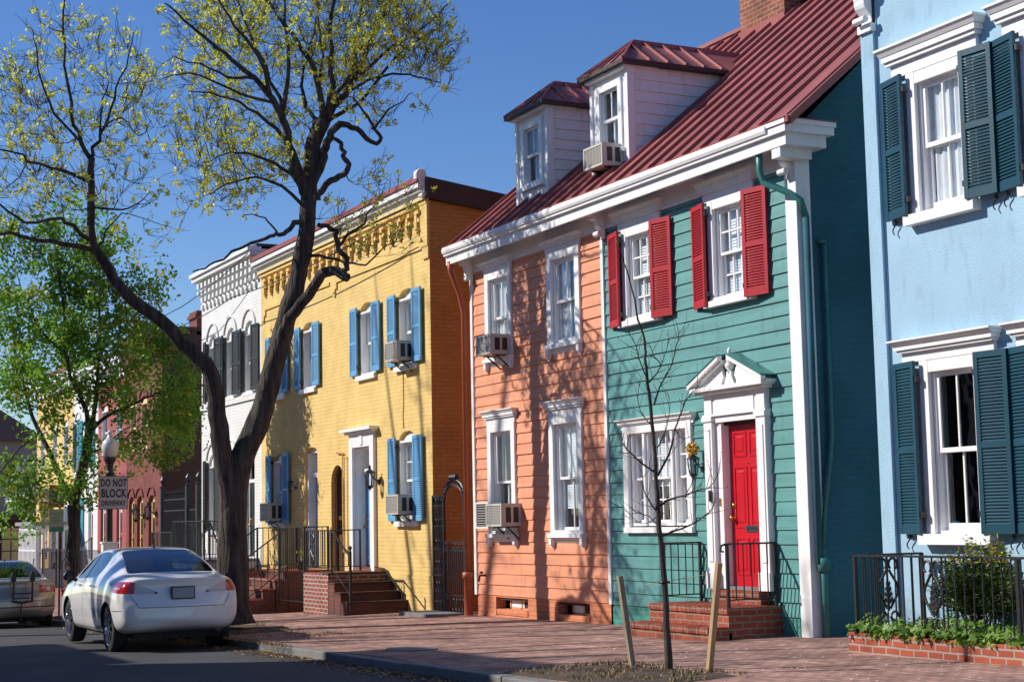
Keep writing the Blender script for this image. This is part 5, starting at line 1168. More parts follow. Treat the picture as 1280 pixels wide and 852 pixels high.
SAPLING_LIMBS = [
 ('trunk', [[-13.57,-3.39,-0.0],[-13.57,-3.39,0.45],[-13.58,-3.41,1.06],[-13.59,-3.43,1.37],[-13.59,-3.44,1.67],[-13.6,-3.45,1.98],[-13.61,-3.46,2.29],[-13.62,-3.48,2.6],[-13.63,-3.5,2.84],[-13.63,-3.51,3.07],[-13.63,-3.51,3.19],[-13.66,-3.56,3.39],[-13.68,-3.61,3.7],[-13.71,-3.67,3.94],[-13.74,-3.73,4.18]], 0.033, 0.004),
 ('a', [[-13.62,-3.5,2.79],[-13.62,-3.58,2.98],[-13.6,-3.63,3.12],[-13.6,-3.71,3.26]], 0.008, 0.003),
 ('b', [[-13.62,-3.49,2.77],[-13.53,-3.4,2.92],[-13.52,-3.47,3.02],[-13.51,-3.53,3.14]], 0.009, 0.003),
 ('c', [[-13.6,-3.44,2.56],[-13.55,-3.4,2.73],[-13.5,-3.36,2.84],[-13.45,-3.32,2.96],[-13.41,-3.28,3.13],[-13.38,-3.28,3.25]], 0.01, 0.003),
 ('d', [[-13.59,-3.43,1.87],[-13.54,-3.32,2.09],[-13.52,-3.26,2.32],[-13.5,-3.21,2.46],[-13.48,-3.16,2.59],[-13.46,-3.09,2.67],[-13.43,-3.02,2.75]], 0.012, 0.003),
 ('e', [[-13.6,-3.45,1.9],[-13.69,-3.61,2.04],[-13.76,-3.7,2.17],[-13.78,-3.71,2.24]], 0.011, 0.004),
 ('f', [[-13.59,-3.43,1.58],[-13.51,-3.33,1.65],[-13.43,-3.22,1.68],[-13.35,-3.11,1.73],[-13.29,-3.04,1.75],[-13.22,-2.96,1.89]], 0.012, 0.003),
 ('g', [[-13.59,-3.42,1.48],[-13.61,-3.52,1.63],[-13.61,-3.58,1.74],[-13.59,-3.6,1.9]], 0.01, 0.003),
 ('h', [[-13.58,-3.41,1.29],[-13.47,-3.26,1.36],[-13.37,-3.13,1.43],[-13.3,-3.04,1.52],[-13.24,-3.0,1.62]], 0.011, 0.003),
 ('i', [[-13.58,-3.42,1.35],[-13.67,-3.49,1.48],[-13.76,-3.59,1.52]], 0.008, 0.003),
 ('j', [[-13.58,-3.41,1.52],[-13.66,-3.56,1.41],[-13.72,-3.7,1.52],[-13.79,-3.83,1.62]], 0.005, 0.002),
 ('k', [[-13.56,-3.38,2.93],[-13.49,-3.36,3.06],[-13.42,-3.36,3.17]], 0.005, 0.002),
 ('l', [[-13.47,-3.2,1.68],[-13.39,-3.17,1.8],[-13.35,-3.21,1.89]], 0.005, 0.002),
 ('m', [[-13.51,-3.27,2.32],[-13.42,-3.23,2.22],[-13.31,-3.14,2.28]], 0.005, 0.002),
 ('n', [[-13.61,-3.48,2.37],[-13.62,-3.58,2.48],[-13.6,-3.62,2.64],[-13.55,-3.62,2.83]], 0.006, 0.002),
 ('o', [[-13.59,-3.43,2.14],[-13.54,-3.36,2.29],[-13.51,-3.33,2.48],[-13.5,-3.34,2.67]], 0.007, 0.002),
]

make_tree('street_tree', 'big forked street tree with bare crooked limbs and small yellow buds', BIG_LIMBS, BIG_CROWN, 11, ['yellow_leaf', 'gold_leaf'], 10, .031, .07, side_twigs=4, extra=2.7, bare=.66, twigr=.010)
LEAFY_LIMBS.insert(0, LEAFY_LIMBS[0]); LEAFY_LIMBS[0] = ('trunk', [[LEAFY_LIMBS[1][1][0][0], LEAFY_LIMBS[1][1][0][1], -.6]]+LEAFY_LIMBS[1][1], .2, .13); LEAFY_LIMBS.pop(1)
make_tree('street_tree', 'young maple in full green leaf behind the parking signs', LEAFY_LIMBS, LEAFY_CROWN, 5, ['green_leaf', 'gold_leaf'], 20, .052, .24, side_twigs=2, droop=.12)
# sapling
sp = thing('sapling', 'leafless young tree tied between two wooden stakes', 'tree', (-13.57, -3.39, .06))
m = MB(); r = random.Random(4)
for n, P, r0, r1 in SAPLING_LIMBS:
    S = smooth_line(P, 3); k = len(S); S = [p+nrm(r)*(.006 if 0 < i else 0) for i, p in enumerate(S)]
    if n == 'trunk':
        S[0].z -= .1; (m.tube(S, [r0*(1-.86*(i/(k-1))**.8)+(.012*max(0, 1-i/4.)) for i in range(k)], 8, 'bark')); tr = m; m.build('trunk', sp, smooth=True); m = MB()
    else:
        m.tube(S, [r0+(r1-r0)*i/(k-1) for i in range(k)], 5, 'twig')
        for i in range(1, k):
            dd = (S[i]-S[i-1]).normalized(); e = S[i]+(dd*.8+nrm(r)*.8+Vector((0, 0, .3))).normalized()*r.uniform(.06, .24); q_ = S[i].lerp(e, .5)+nrm(r)*.012; m.tube([S[i], q_, e], [r1*1.3, r1, .0013], 3, 'twig', cap=False); m.tube([e, e+Vector((0, 0, .012))], .0035, 4, 'twig')
m.build('branches', sp)
m = MB(); m.lathe((-13.60, -3.39, .84), [(.055, 0), (.06, .012), (.055, .025), (.045, .012), (.055, 0)], 14, 'black_plastic')
m.tube([(-13.64, -3.42, .85), (-13.9, -3.40, .82), (-14.05, -3.38, .80)], .003, 4, 'straw'); m.tube([(-13.60, -3.36, .86), (-13.38, -3.2, .90), (-13.2, -3.12, .93)], .003, 4, 'straw'); m.build('tree_tie', sp)

# ------------------------------------------------------------------ stakes
def stake(label, a, b, mat, wd=.052):
    m = MB(); m.beam(a, b, wd, wd, mat, (0, 1, 0)); a, b = Vector(a), Vector(b); d = (b-a).normalized()
    tag(m.build('wooden_stake', loc=tuple(a), bevel=.004), label, 'stake')
stake('grey weathered stake leaning left of the sapling', (-14.16, -3.42, -.1), (-14.22, -3.52, .90), 'grey_wood')
stake('pale new wooden stake leaning right of the sapling', (-13.06, -3.28, -.1), (-12.93, -3.20, 1.04), 'pale_wood')

# ------------------------------------------------------------------ tree pits: soil and dry grass
def mound(name, x0, x1, y0, y1, h, mat='soil'):
    m = MB(); nx, ny = 40, 16; V = {}
    for i in range(nx+1):
        for j in range(ny+1):
            u, v = i/nx, j/ny; x = x0+(x1-x0)*u; y = y0+(y1-y0)*v; e = min(u, 1-u, (v if y0 > -5 else 1), 1-v)*9
            V[i, j] = (x+.05*noise.noise(Vector((x*3, y*3, 1))), y+(.05*noise.noise(Vector((x*3, y*3, 9))) if 0 < j < ny else 0), G(x)+-.083+min(1, e)*(.03+h*(.5+.5*noise.noise(Vector((x*2.3, y*2.3, 0)))))-.008)
    for i in range(nx):
        for j in range(ny): m.face([V[i, j], V[i+1, j], V[i+1, j+1], V[i, j+1]], mat)
    return m.build(name, kind='structure', smooth=True)
mound('tree_pit_soil', -14.9, -12.35, -4.59, -3.12, .04); mound('tree_pit_soil', -26.6, -24.2, -4.59, -3.2, .06); mound('tree_pit_soil', -38.2, -36.2, -4.59, -3.4, .05)
def tufts(name, label, boxes, n, h, mats, seed, cat='grass', wd=.006):
    r = random.Random(seed); m = MB()
    for _ in range(n):
        b = r.choice(boxes); x = r.uniform(b[0], b[1]); y = r.uniform(b[2], b[3])
        if noise.noise(Vector((x*2.5, y*2.5, 5))) < -.1: continue
        z = GS(x, y)+.02; a = r.uniform(0, 6.28); hh = h*r.uniform(.3, 1.2); le = r.uniform(.2, 1.4)*hh
        w_ = Vector((math.cos(a+1.57), math.sin(a+1.57), 0))*wd; p = Vector((x, y, z)); q = p+Vector((math.cos(a)*le, math.sin(a)*le, hh))
        m.face([p-w_, p+w_, q], r.choice(mats))
    o = m.build(name, fix=False); tag(o, label, cat, kind='stuff'); return o
tufts('dry_grass', 'short dry grass and straw in the tree pit round the sapling', [(-14.8, -12.45, -4.5, -3.2)], 3800, .04, ['dry_grass', 'straw', 'dry_grass', 'soil'], 3)
tufts('dry_grass', 'straw and dead leaves at the foot of the big street tree', [(-26.5, -22.0, -4.42, -3.3), (-24, -20.5, -4.9, -4.7)], 2600, .04, ['straw', 'dry_grass', 'rust_leaf'], 8)
# gutter litter and petals
def litter(name, label, fn, n, sz, mats, seed, cat):
    r = random.Random(seed); m = MB()
    for _ in range(n):
        x, y, z = fn(r); a = r.uniform(0, 6.28); s = sz*r.uniform(.5, 1.4); u = Vector((math.cos(a), math.sin(a), r.uniform(-.2, .2)))*s; v = Vector((-math.sin(a), math.cos(a), r.uniform(-.3, .3)))*s*.6; c = Vector((x, y, z+.008))
        m.face([c-u, c+v, c+u, c-v], r.choice(mats))
    tag(m.build(name, fix=False), label, cat, kind='stuff')
litter('leaf_litter', 'dark leaf litter and grit lying along the gutter', lambda r: (lambda x: (x, -4.78-abs(r.gauss(0, .18)), G(x)-.18))(r.uniform(-34, -10)), 9000, .022, ['soil', 'soil', 'straw', 'rust_leaf'], 21, 'leaf litter')
litter('fallen_petals', 'pale fallen petals scattered on the brick pavement', lambda r: (lambda x: (lambda y: (x, y, GS(x, y)+.006))(r.uniform(-2.9, -.3)))(min(-10.5, -13.5+r.gauss(0, 2.2))), 420, .013, ['petal'], 22, 'petals')
litter('fallen_petals', 'sparse yellow bud scales on the pavement below the big tree', lambda r: (lambda x: (lambda y: (x, y, GS(x, y)+.006))(r.uniform(-4.3, -.3)))(r.uniform(-27, -15)), 420, .014, ['straw', 'gold_leaf', 'petal'], 23, 'petals')
# irregular cover in the pavement
m = MB(); r = random.Random(2); P = [(-18.75+.42*math.cos(a*.52)*(1+.15*math.sin(a*2.1)), -3.85+.30*math.sin(a*.52)*(1+.1*math.sin(a*3))) for a in range(12)]
mx0 = G(-18.75); b0 = len(P)
m.prism([(p[0], p[1]) for p in P], 0, 0, 'stone') if 0 else None
m.v += [(p[0], p[1], G(p[0])-.10) for p in P]+[(p[0], p[1], GS(p[0], p[1])+.014) for p in P]; k = m.mi('stone'); m.f.append(tuple(range(b0, 2*b0))); m.m.append(k)
for i in range(b0): j = (i+1) % b0; m.f.append((i, j, b0+j, b0+i)); m.m.append(k)
tag(m.build('utility_cover', loc=(-18.75, -3.85, mx0)), 'irregular stone utility cover set in the brick pavement', 'cover')
# drain plate at the alley
m = MB(); m.box(-26.6, -25.3, -.75, -.12, -.14, -.055, 'stone'); tag(m.build('threshold_slab', loc=(-26, -.4, -.1), bevel=.01), 'worn stone slab in front of the arched alley gate', 'slab')

# ================================================================== front garden of the blue house
pw = MB(); gz = .26
pw.box(-13.80, -7.6, -1.06, -.94, -.1, gz, 'planter_brick'); pw.box(-13.80, -13.68, -.94, -.0, -.1, gz, 'planter_brick'); 
tag(pw.build('garden_wall', loc=(-12, -1, 0), bevel=.006), 'low red brick garden wall at the pavement edge, bottom right', 'wall')
m = MB(); nx = 30
for i in range(nx):
    for j in range(6):
        x0 = -13.68+6.08*i/nx; x1 = -13.68+6.08*(i+1)/nx; y0 = -.94+.92*j/6; y1 = -.94+.92*(j+1)/6
        f = lambda x, y: .20+.04*noise.noise(Vector((x*4, y*4, 0)))
        m.face([(x0, y0, f(x0, y0)), (x1, y0, f(x1, y0)), (x1, y1, f(x1, y1)), (x0, y1, f(x0, y1))], 'soil')
m.build('garden_bed', kind='structure', smooth=True)
r = random.Random(12); m = MB()
for _ in range(4200):   # ivy
    x = r.uniform(-13.78, -8.2); y = r.uniform(-1.10, -.06); 
    if r.random() < .45: y = r.uniform(-1.10, -.75)
    h = .22+r.random()**1.4*(.16+.12*noise.noise(Vector((x*2.2, y*2, 0)))); 
    if y < -1.02: h = r.uniform(.235, .34)
    a = r.uniform(0, 6.28); s = r.uniform(.025, .055); n_ = Vector((r.gauss(0, .5), -.5+r.gauss(0, .5), .8)).normalized(); u = n_.orthogonal().normalized(); u.rotate(Matrix.Rotation(a, 3, n_)); v = n_.cross(u); c = Vector((x, y, h))
    pts = []
    for kk, rr_ in ((0, 1.2), (.9, .55), (1.35, .95), (2.2, .5), (2.6, .75), (math.pi, .25), (-2.6, .75), (-2.2, .5), (-1.35, .95), (-.9, .55)): pts.append(c+(u*math.cos(kk)+v*math.sin(kk))*s*rr_)
    m.face(pts, 'ivy_leaf' if r.random() < .8 else 'green_leaf')
tag(m.build('ivy', fix=False), 'bright green ivy spilling over the garden wall below the fence', 'ivy', kind='stuff')
def shrub(name, label, cx, cy, z0, rx, ry, rz, n, seed, mats):
    r = random.Random(seed); t = thing(name, label, 'shrub', (cx, cy, z0)); s = MB(); f = MB(); tips = []
    for _ in range(46):
        a = r.uniform(0, 6.28); q = r.random()**.5; e = Vector((cx+rx*.8*q*math.cos(a), cy+ry*.8*q*math.sin(a), z0+rz*(1.1+.75*r.random())*(1-.35*q*q))); b_ = Vector((cx+.15*r.gauss(0, 1)*rx, cy+.15*r.gauss(0, 1)*ry, z0)); mid = b_.lerp(e, .5)+Vector((0, 0, .08))
        s.tube([b_, mid, e], [.008, .006, .003], 4, 'twig', cap=False); tips += [mid.lerp(e, k/5) for k in range(6)]
    for _ in range(n):
        c = r.choice(tips)+nrm(r)*.13*r.random()**.5; hgt = (c.z-z0)/(2*rz)
        ang = nrm(r); ang.z *= .4; u = ang.normalized()*r.uniform(.02, .038); v = u.cross(nrm(r)).normalized()*.009
        top = hgt > .74 and r.random() < .75
        f.face([c-u, c+v, c+u, c-v], (r.choice(mats[1])) if top else mats[0])
    s.build('stems', t, fix=False); f.build('foliage', t, fix=False); return t
shrub('shrub', 'dense green shrub with reddish golden tips in front of the blue house', -12.45, -.48, .2, .78, .36, .52, 15000, 31, ('shrub_leaf', ['gold_leaf', 'rust_leaf', 'gold_leaf', 'shrub_leaf']))
shrub('shrub', 'shrub cut by the right edge beside the blue wall', -10.3, -.45, .2, .6, .35, .42, 5000, 32, ('shrub_leaf', ['gold_leaf', 'shrub_leaf']))
fe = thing('iron_fence', 'black iron garden fence with cast leaf panels on the brick garden wall', 'fence', (-12, -1, gz))
def fence_run(p, q, zt, zb, posts, panel_at, step=.125):
    m = MB(); P = Vector((*p, 0)); Q = Vector((*q, 0)); L = (Q-P).length; d = (Q-P).normalized()
    m.beam(P+ZZ*zt, Q+ZZ*zt, .04, .022, 'iron'); m.beam(P+ZZ*(zb+.05), Q+ZZ*(zb+.05), .025, .016, 'iron')
    k = int(L/step)
    for i in range(k+1):
        x = i*step
        if any(abs(x-c) < .14 for c in panel_at): continue
        o = P+d*x; m.tube([o+ZZ*zb, o+ZZ*zt], .0085, 5, 'iron')
    for x in posts: o = P+d*x; m.beam(o+ZZ*(zb-.05), o+ZZ*(zt+.005), .035, .035, 'iron')
    m.build('railing', fe)
    for c in panel_at:
        m = MB(); o = P+d*c
        def W(a, z): return o+d*a+ZZ*z
        for s in (-1, 1):
            m.tube([W(s*.14, zb), W(s*.14, zt)], .010, 5, 'iron')
            m.tube([W(s*(.02+.105*math.sin(math.pi*t)**1.3), zb+.22+.40*t) for t in [i/12 for i in range(13)]], .014, 6, 'iron')
            m.tube([W(s*(.075+.05*math.cos(t)), zb+.13+.06*math.sin(t)) for t in [i*.5 for i in range(12)]], .013, 6, 'iron')
            m.tube([W(s*(.07+.055*math.cos(t)), zt-.10+.06*math.sin(t)) for t in [i*.5 for i in range(-2, 9)]], .014, 6, 'iron')
            m.tube([W(s*(.11-.02*t), zb+.0+.08*t) for t in (0, .5, 1)], .012, 5, 'iron')
            for g in range(4):      # leaf lobes
                z = zb+.28+g*.055; m.hexa([W(0, z-.02)-d.cross(ZZ)*.01, W(s*(.065-.011*g), z+.03)-d.cross(ZZ)*.004, W(s*(.065-.011*g), z+.03)+d.cross(ZZ)*.004, W(0, z-.02)+d.cross(ZZ)*.01, W(0, z+.02)-d.cross(ZZ)*.01, W(s*(.05-.009*g), z+.065)-d.cross(ZZ)*.004, W(s*(.05-.009*g), z+.065)+d.cross(ZZ)*.004, W(0, z+.02)+d.cross(ZZ)*.01], 'iron')
        m.tube([W(0, zb+.2), W(0, zb+.62)], [.012, .006], 6, 'iron'); m.tube([W(0, zt-.16), W(0, zt)], .010, 6, 'iron')
        m.build('cast_panel', fe)
fence_run((-13.72, -1.0), (-7.7, -1.0), 1.04, gz, [0, 2.33, 4.6], [1.18, 3.5])
fence_run((-13.72, -1.0), (-13.72, -.12), 1.04, gz, [.88], [.42])
# ================================================================== street lamp and signs
def letters(par, lines, O, u, n, mat, name='lettering', width=1.0):
    """text as real thin raised letters; u = reading direction, n = face normal; lines = (text, size, centre offset along u, height)"""
    M = MB()
    for txt, size, cu, cz, sx in lines:
        cur = bpy.data.curves.new('t', 'FONT'); cur.body = txt; cur.size = size; cur.align_x = 'CENTER'; cur.extrude = .0; cur.offset = size*.03; cur.space_character = 1.08; cur.resolution_u = 3
        ob = bpy.data.objects.new('t', cur); COL.objects.link(ob); dg = bpy.context.evaluated_depsgraph_get(); me = bpy.data.meshes.new_from_object(ob.evaluated_get(dg))
        for p in me.polygons:
            M.face([Vector(O)+Vector(u)*(me.vertices[i].co.x*sx+cu)+ZZ*(me.vertices[i].co.y+cz)+Vector(n)*.004 for i in p.vertices], mat)
        bpy.data.objects.remove(ob); bpy.data.curves.remove(cur); bpy.data.meshes.remove(me)
    return M.build(name, par, fix=False)
lx, ly = -34.05, -4.05; lz = G(lx)
lp = thing('street_lamp', 'black street lamp post with a white acorn globe', 'street lamp', (lx, ly, lz))
m = MB(); m.lathe((lx, ly, lz), [(.19, 0), (.19, .10), (.15, .16), (.13, .45), (.145, .48), (.10, .55), (.085, .62), (.07, 1.2), (.06, 2.7-lz*0), (.055, 2.85), (.09, 2.88), (.09, 2.93), (.06, 2.97), (.075, 3.12), (.13, 3.20), (.13, 3.24)], 16, 'post_paint'); m.build('post', lp)
m = MB(); m.lathe((lx, ly, lz+3.24), [(.09, 0), (.125, .03), (.165, .12), (.175, .21), (.16, .30), (.115, .37), (.065, .41), (.06, .44), (.045, .46), (.04, .49), (.055, .51), (.025, .56), (0, .59)], 20, 'globe'); m.build('globe', lp, smooth=True)
def flat_sign(name, label, x, yc, z0, z1, w_, rows, base='sign_white', edge='sign_black', cat='sign'):
    t = thing(name, label, cat, (x, yc, z0)); m = MB()
    m.box(x, x+.01, yc-w_/2, yc+w_/2, z0, z1, edge); m.box(x+.01, x+.013, yc-w_/2+.012, yc+w_/2-.012, z0+.012, z1-.012, base); m.build('panel', t)
    return t
sx_ = lx+.16; sy = ly+.04; z0, z1 = 1.86, 2.54
t = flat_sign('road_sign', 'large grey white sign reading DO NOT BLOCK DRIVEWAY on the lamp post', sx_, sy, z0, z1, .58, [])
letters(t, [('DO NOT', .21, 0, z0+.47, .60), ('BLOCK', .23, 0, z0+.25, .65), ('DRIVEWAY', .145, 0, z0+.075, .64)], (sx_+.014, sy, 0), (0, 1, 0), (1, 0, 0), 'sign_black')
m = MB(); m.box(lx, sx_, sy-.02, sy+.02, z1-.14, z1-.10, 'iron'); m.box(lx, sx_, sy-.02, sy+.02, z0+.1, z0+.14, 'iron'); m.build('clamp', t)
bx = thing('utility_box', 'white box fixed low on the globe lamp post behind the white car', 'box', (lx, ly, .7))
m = MB(); m.box(lx-.11, lx+.11, ly-.15, ly+.15, lz+.05, 1.16, 'white'); m.box(lx-.13, lx+.13, ly-.17, ly+.17, 1.16, 1.2, 'white'); m.build('cabinet', bx, bevel=.01)
px_ = -39.0; py = -4.15; pz = G(px_)
sp_ = thing('sign_post', 'thin dark post carrying two small parking signs', 'post', (px_, py, pz)); m = MB(); m.box(px_-.03, px_+.0, py+.06, py+.10, pz-.1, 2.5, 'iron'); m.build('post', sp_)
t = flat_sign('parking_sign', 'upper parking sign with red border and a struck out symbol', px_+.002, py, 1.98, 2.50, .33, [])
m = MB(); X = px_+.0165
m.box(X, X+.002, py-.15, py+.15, 2.40, 2.48, 'sign_red'); m.box(X, X+.002, py-.15, py+.15, 2.0, 2.06, 'sign_red')
for k in range(3): m.hexa([(X, py-.13, 2.33-k*.09), (X, py+.12, 2.22-k*.09), (X+.002, py+.12, 2.22-k*.09), (X+.002, py-.13, 2.33-k*.09), (X, py-.13, 2.37-k*.09), (X, py+.12, 2.26-k*.09), (X+.002, py+.12, 2.26-k*.09), (X+.002, py-.13, 2.37-k*.09)], 'sign_black')
m.build('markings', t)
t = flat_sign('parking_sign', 'lower parking sign with green lettering bands', px_+.002, py, 1.42, 1.94, .33, [], edge='sign_green')
m = MB(); m.box(X, X+.002, py-.15, py+.15, 1.43, 1.53, 'sign_green')
for k, (a, b) in enumerate(((-.12, .1), (-.10, .12), (-.13, .06), (-.08, .08), (-.12, .12))): m.box(X, X+.002, py+a, py+b, 1.62+k*.055, 1.635+k*.055, 'sign_green')
m.build('markings', t)

# ================================================================== cars
def car(label, xr, yc, zg, paint_m, L=4.9, W=.90, style=0, lens=None):
    t = thing('parked_car', label, 'car', (xr-L/2, yc, zg), 'cars parked along the kerb')
    s = L/4.9
    # station: u, z3..z7, ztop, w3..w7
    ST = [(.10, .355, .46, .66, .88, 1.015, 1.035, .70, .80, .825, .80, .70),
          (.30, .30, .45, .69, .93, 1.055, 1.075, .80, .87, .885, .85, .72),
          (.72, .24, .45, .72, .97, 1.075, 1.095, .85, .90, .915, .885, .70),
          (1.18, .22, .44, .74, 1.00, 1.26, 1.285, .86, .905, .92, .89, .625),
          (1.72, .20, .42, .75, 1.005, 1.40, 1.435, .86, .905, .92, .89, .57),
          (2.30, .20, .42, .75, .99, 1.43, 1.465, .86, .905, .92, .885, .57),
          (2.95, .20, .42, .74, .97, 1.385, 1.425, .86, .905, .92, .88, .58),
          (3.45, .20, .42, .73, .95, 1.20, 1.235, .86, .905, .92, .87, .65),
          (3.88, .20, .42, .72, .93, .985, 1.02, .86, .905, .92, .86, .72),
          (4.40, .22, .42, .66, .82, .89, .94, .85, .89, .90, .83, .66),
          (4.72, .24, .42, .58, .70, .78, .83, .80, .84, .83, .76, .58),
          (4.86, .28, .42, .54, .64, .68, .70, .64, .68, .68, .64, .50)]
    if style == 1:
        ST = [(u, a, b, c, d, e, f, g, h, i, j*.985, k) for (u, a, b, c, d, e, f, g, h, i, j, k) in ST]
        ST[0] = (.10, .32, .46, .68, .90, 1.03, 1.045, .72, .80, .82, .80, .74); ST[1] = (.28, .26, .46, .72, .95, 1.06, 1.08, .80, .86, .875, .855, .76)
    kw = W/.92
    def ring(S):
        u, z3, z4, z5, z6, z7, zt, w3, w4, w5, w6, w7 = S
        return [(0, z3), (w3*.45, z3), (w3*.8, z3), (w3, z3+.04), (w4, z4), (w5, z5), (w6, z6), (w7, z7), (w7*.80, z7+(zt-z7)*.6), (w7*.45, zt-.006), (0, zt)]
    bm = bmesh.new(); rings = []
    for k, S in enumerate(ST):
        R = ring(S); row = {}
        for i, (v, z) in enumerate(R):
            for sg in ((1,) if i in (0, 10) else (1, -1)):
                du = 0
                if k == 0: du = .14*(abs(v)/.8)**3*(1 if i >= 3 else .3) + (.05 if i in (6,) else 0)+(.07 if i >= 7 else 0)-(.03 if i in (4, 5) else 0)
                if k == 1 and i >= 7: du = .04
                if k == len(ST)-1: du = -.12*(abs(v)/.7)**2
                row[i, sg] = bm.verts.new((-(S[0]+du)*s, v*kw*sg, z))
            if i in (0, 10): row[i, -1] = row[i, 1]
        rings.append(row)
    glass_f = []; roof_f = []
    def q(a, b, c, d):
        vs = []
        for x in (a, b, c, d):
            if x not in vs: vs.append(x)
        return bm.faces.new(vs)
    for k in range(len(ST)-1):
        for i in range(10):
            for sg in (1, -1):
                f = q(rings[k][i, sg], rings[k+1][i, sg], rings[k+1][i+1, sg], rings[k][i+1, sg])
                if i == 6 and k in (4, 5, 6): glass_f.append(('side', f))
                if i >= 7 and k in (2, 3): glass_f.append(('rear', f))
                if i >= 7 and k in (6, 7): glass_f.append(('front', f))
    for row, sgn in ((rings[0], 1), (rings[-1], -1)):
        cols = {}
        rows = [[row[3, 1], row[2, 1], row[1, 1], row[0, 1], row[1, -1], row[2, -1], row[3, -1]]]
        for i in (4, 5, 6):
            a = row[i, 1].co; line = [row[i, 1]]
            for fr in (.8, .45, 0, -.45, -.8):
                bulge = (.15+(.035 if sgn > 0 else 0))*(1-(fr)**2)*sgn*(1 if i < 6 else .5)
                line.append(bm.verts.new((a.x+bulge*(1 if sgn > 0 else .6), a.y*fr, a.z)))
            line.append(row[i, -1]); rows.append(line)
        if sgn > 0: bump_rows = rows[1:3]
        rows.append([row[7, 1], row[8, 1], row[9, 1], row[10, 1], row[9, -1], row[8, -1], row[7, -1]])
        for a, b in zip(rows[:-1], rows[1:]):
            for c in range(6): bm.faces.new((a[c], a[c+1], b[c+1], b[c]))
    if 1:
        cl0 = bm.edges.layers.float.new('crease_edge')
        for ri_, cv_ in ((2, .75), (1, .45)):
            for ln_ in bump_rows[ri_-1:ri_]:
                for va, vb in zip(ln_[:-1], ln_[1:]):
                    for e in va.link_edges:
                        if e.other_vert(va) == vb: e[cl0] = cv_
    bmesh.ops.recalc_face_normals(bm, faces=bm.faces)
    for kind in ('side', 'rear', 'front'):
        for sg in ((1, -1) if kind == 'side' else (0,)):
            fs = [f for k_, f in glass_f if k_ == kind and (sg == 0 or f.calc_center_median().y*sg > 0)]
            bmesh.ops.inset_region(bm, faces=fs, thickness=.028 if kind == 'side' else .035, depth=-.006)
            for f in fs: f.material_index = 1
    if 1:
        # crease the trunk lid edge, belt and glass borders
        cl = bm.edges.layers.float.get('crease_edge')
        for e in bm.edges:
            ms = {f.material_index for f in e.link_faces}
            if len(ms) > 1: e[cl] = .85
        for sg in (1, -1):
            for (k, i) in ((0, 7), (1, 7), (0, 8), (0, 9)):
                a = rings[k][i, sg]; b = rings[k+1][i, sg] if k and i == 7 else (rings[k][i+1, sg])
                for e in a.link_edges:
                    if e.other_vert(a) == b: e[cl] = .55
            for k in range(2, 9):
                a = rings[k][6, sg]; b = rings[k+1][6, sg]
                for e in a.link_edges:
                    if e.other_vert(a) == b: e[cl] = .7
    me = bpy.data.meshes.new('body'); [me.materials.append(MATS[q_]) for q_ in (paint_m, 'car_glass', 'dark')]; bm.to_mesh(me); bm.free()
    tmp = bpy.data.objects.new('tmp', me); COL.objects.link(tmp); md = tmp.modifiers.new('s', 'SUBSURF'); md.levels = 3; md.render_levels = 3
    wheels_u = (1.02*s, 3.81*s); cut = []
    cm = MB()
    for u in wheels_u:
        for sg in (1, -1): cm.lathe((-u, sg*.72 if sg > 0 else -.72, .335), [(0, -.26), (.375, -.26), (.375, .35), (0, .35)], 32, 'dark', 'y')
    co = cm.build('cut'); co.parent = None
    b = tmp.modifiers.new('b', 'BOOLEAN'); b.operation = 'DIFFERENCE'; b.object = co; b.solver = 'EXACT'
    dg = bpy.context.evaluated_depsgraph_get(); me2 = bpy.data.meshes.new_from_object(tmp.evaluated_get(dg))
    md.levels = 3; tmp.modifiers.remove(b); dg = bpy.context.evaluated_depsgraph_get(); me3 = bpy.data.meshes.new_from_object(tmp.evaluated_get(dg))
    bvh = BVHTree.FromPolygons([v.co for v in me3.vertices], [tuple(p.vertices) for p in me3.polygons])
    bpy.data.objects.remove(tmp); bpy.data.objects.remove(co)
    O = Vector((xr, yc, zg))-Vector(LOC[t.name])
    me2.transform(Matrix.Translation(O))
    while len(me2.materials) < 3: me2.materials.append(MATS['dark'])
    # wheel wells dark, underside dark
    for p in me2.polygons:
        p.use_smooth = True; c = p.center-O
        if p.material_index not in (0, 1): p.material_index = 2
        for u in wheels_u:
            if (c.x+u)**2+(c.z-.335)**2 < .372**2 and abs(c.y) > .40: p.material_index = 2
        if c.z < .262 and p.normal.z < -.6: p.material_index = 2
    # glass is a separate part
    def split(idx, name, keep):
        m2 = me2.copy(); bmx = bmesh.new(); bmx.from_mesh(m2); bmesh.ops.delete(bmx, geom=[f for f in bmx.faces if (f.material_index == 1) != keep], context='FACES'); bmx.to_mesh(m2); bmx.free()
        o = bpy.data.objects.new(name, m2); COL.objects.link(o); o.parent = t; LOC[o.name] = LOC[t.name]; return o
    bo = split(0, 'body', False); go = split(1, 'windows', True)
    bo.data.set_sharp_from_angle(angle=rad(38))
    T = Vector((xr, yc, zg))
    # helper: patches that hug the body
    def hug(mb, poly, dirn, mat, off=.006, nu=14, nv=8, org=None):
        """poly: 4 corners (p00,p10,p11,p01) in local coords; each grid point is cast along dirn onto the body"""
        g = {}
        for i in range(nu+1):
            for j in range(nv+1):
                u, v = i/nu, j/nv; p = (Vector(poly[0])*(1-u)+Vector(poly[1])*u)*(1-v)+(Vector(poly[3])*(1-u)+Vector(poly[2])*u)*v
                d = dirn(p) if callable(dirn) else Vector(dirn); d = d.normalized(); hit = bvh.ray_cast(p-d*.6, d, 2.0)
                g[i, j] = (hit[0]+hit[1]*off*(1 if hit[1].dot(d) < 0 else -1)) if hit[0] else None
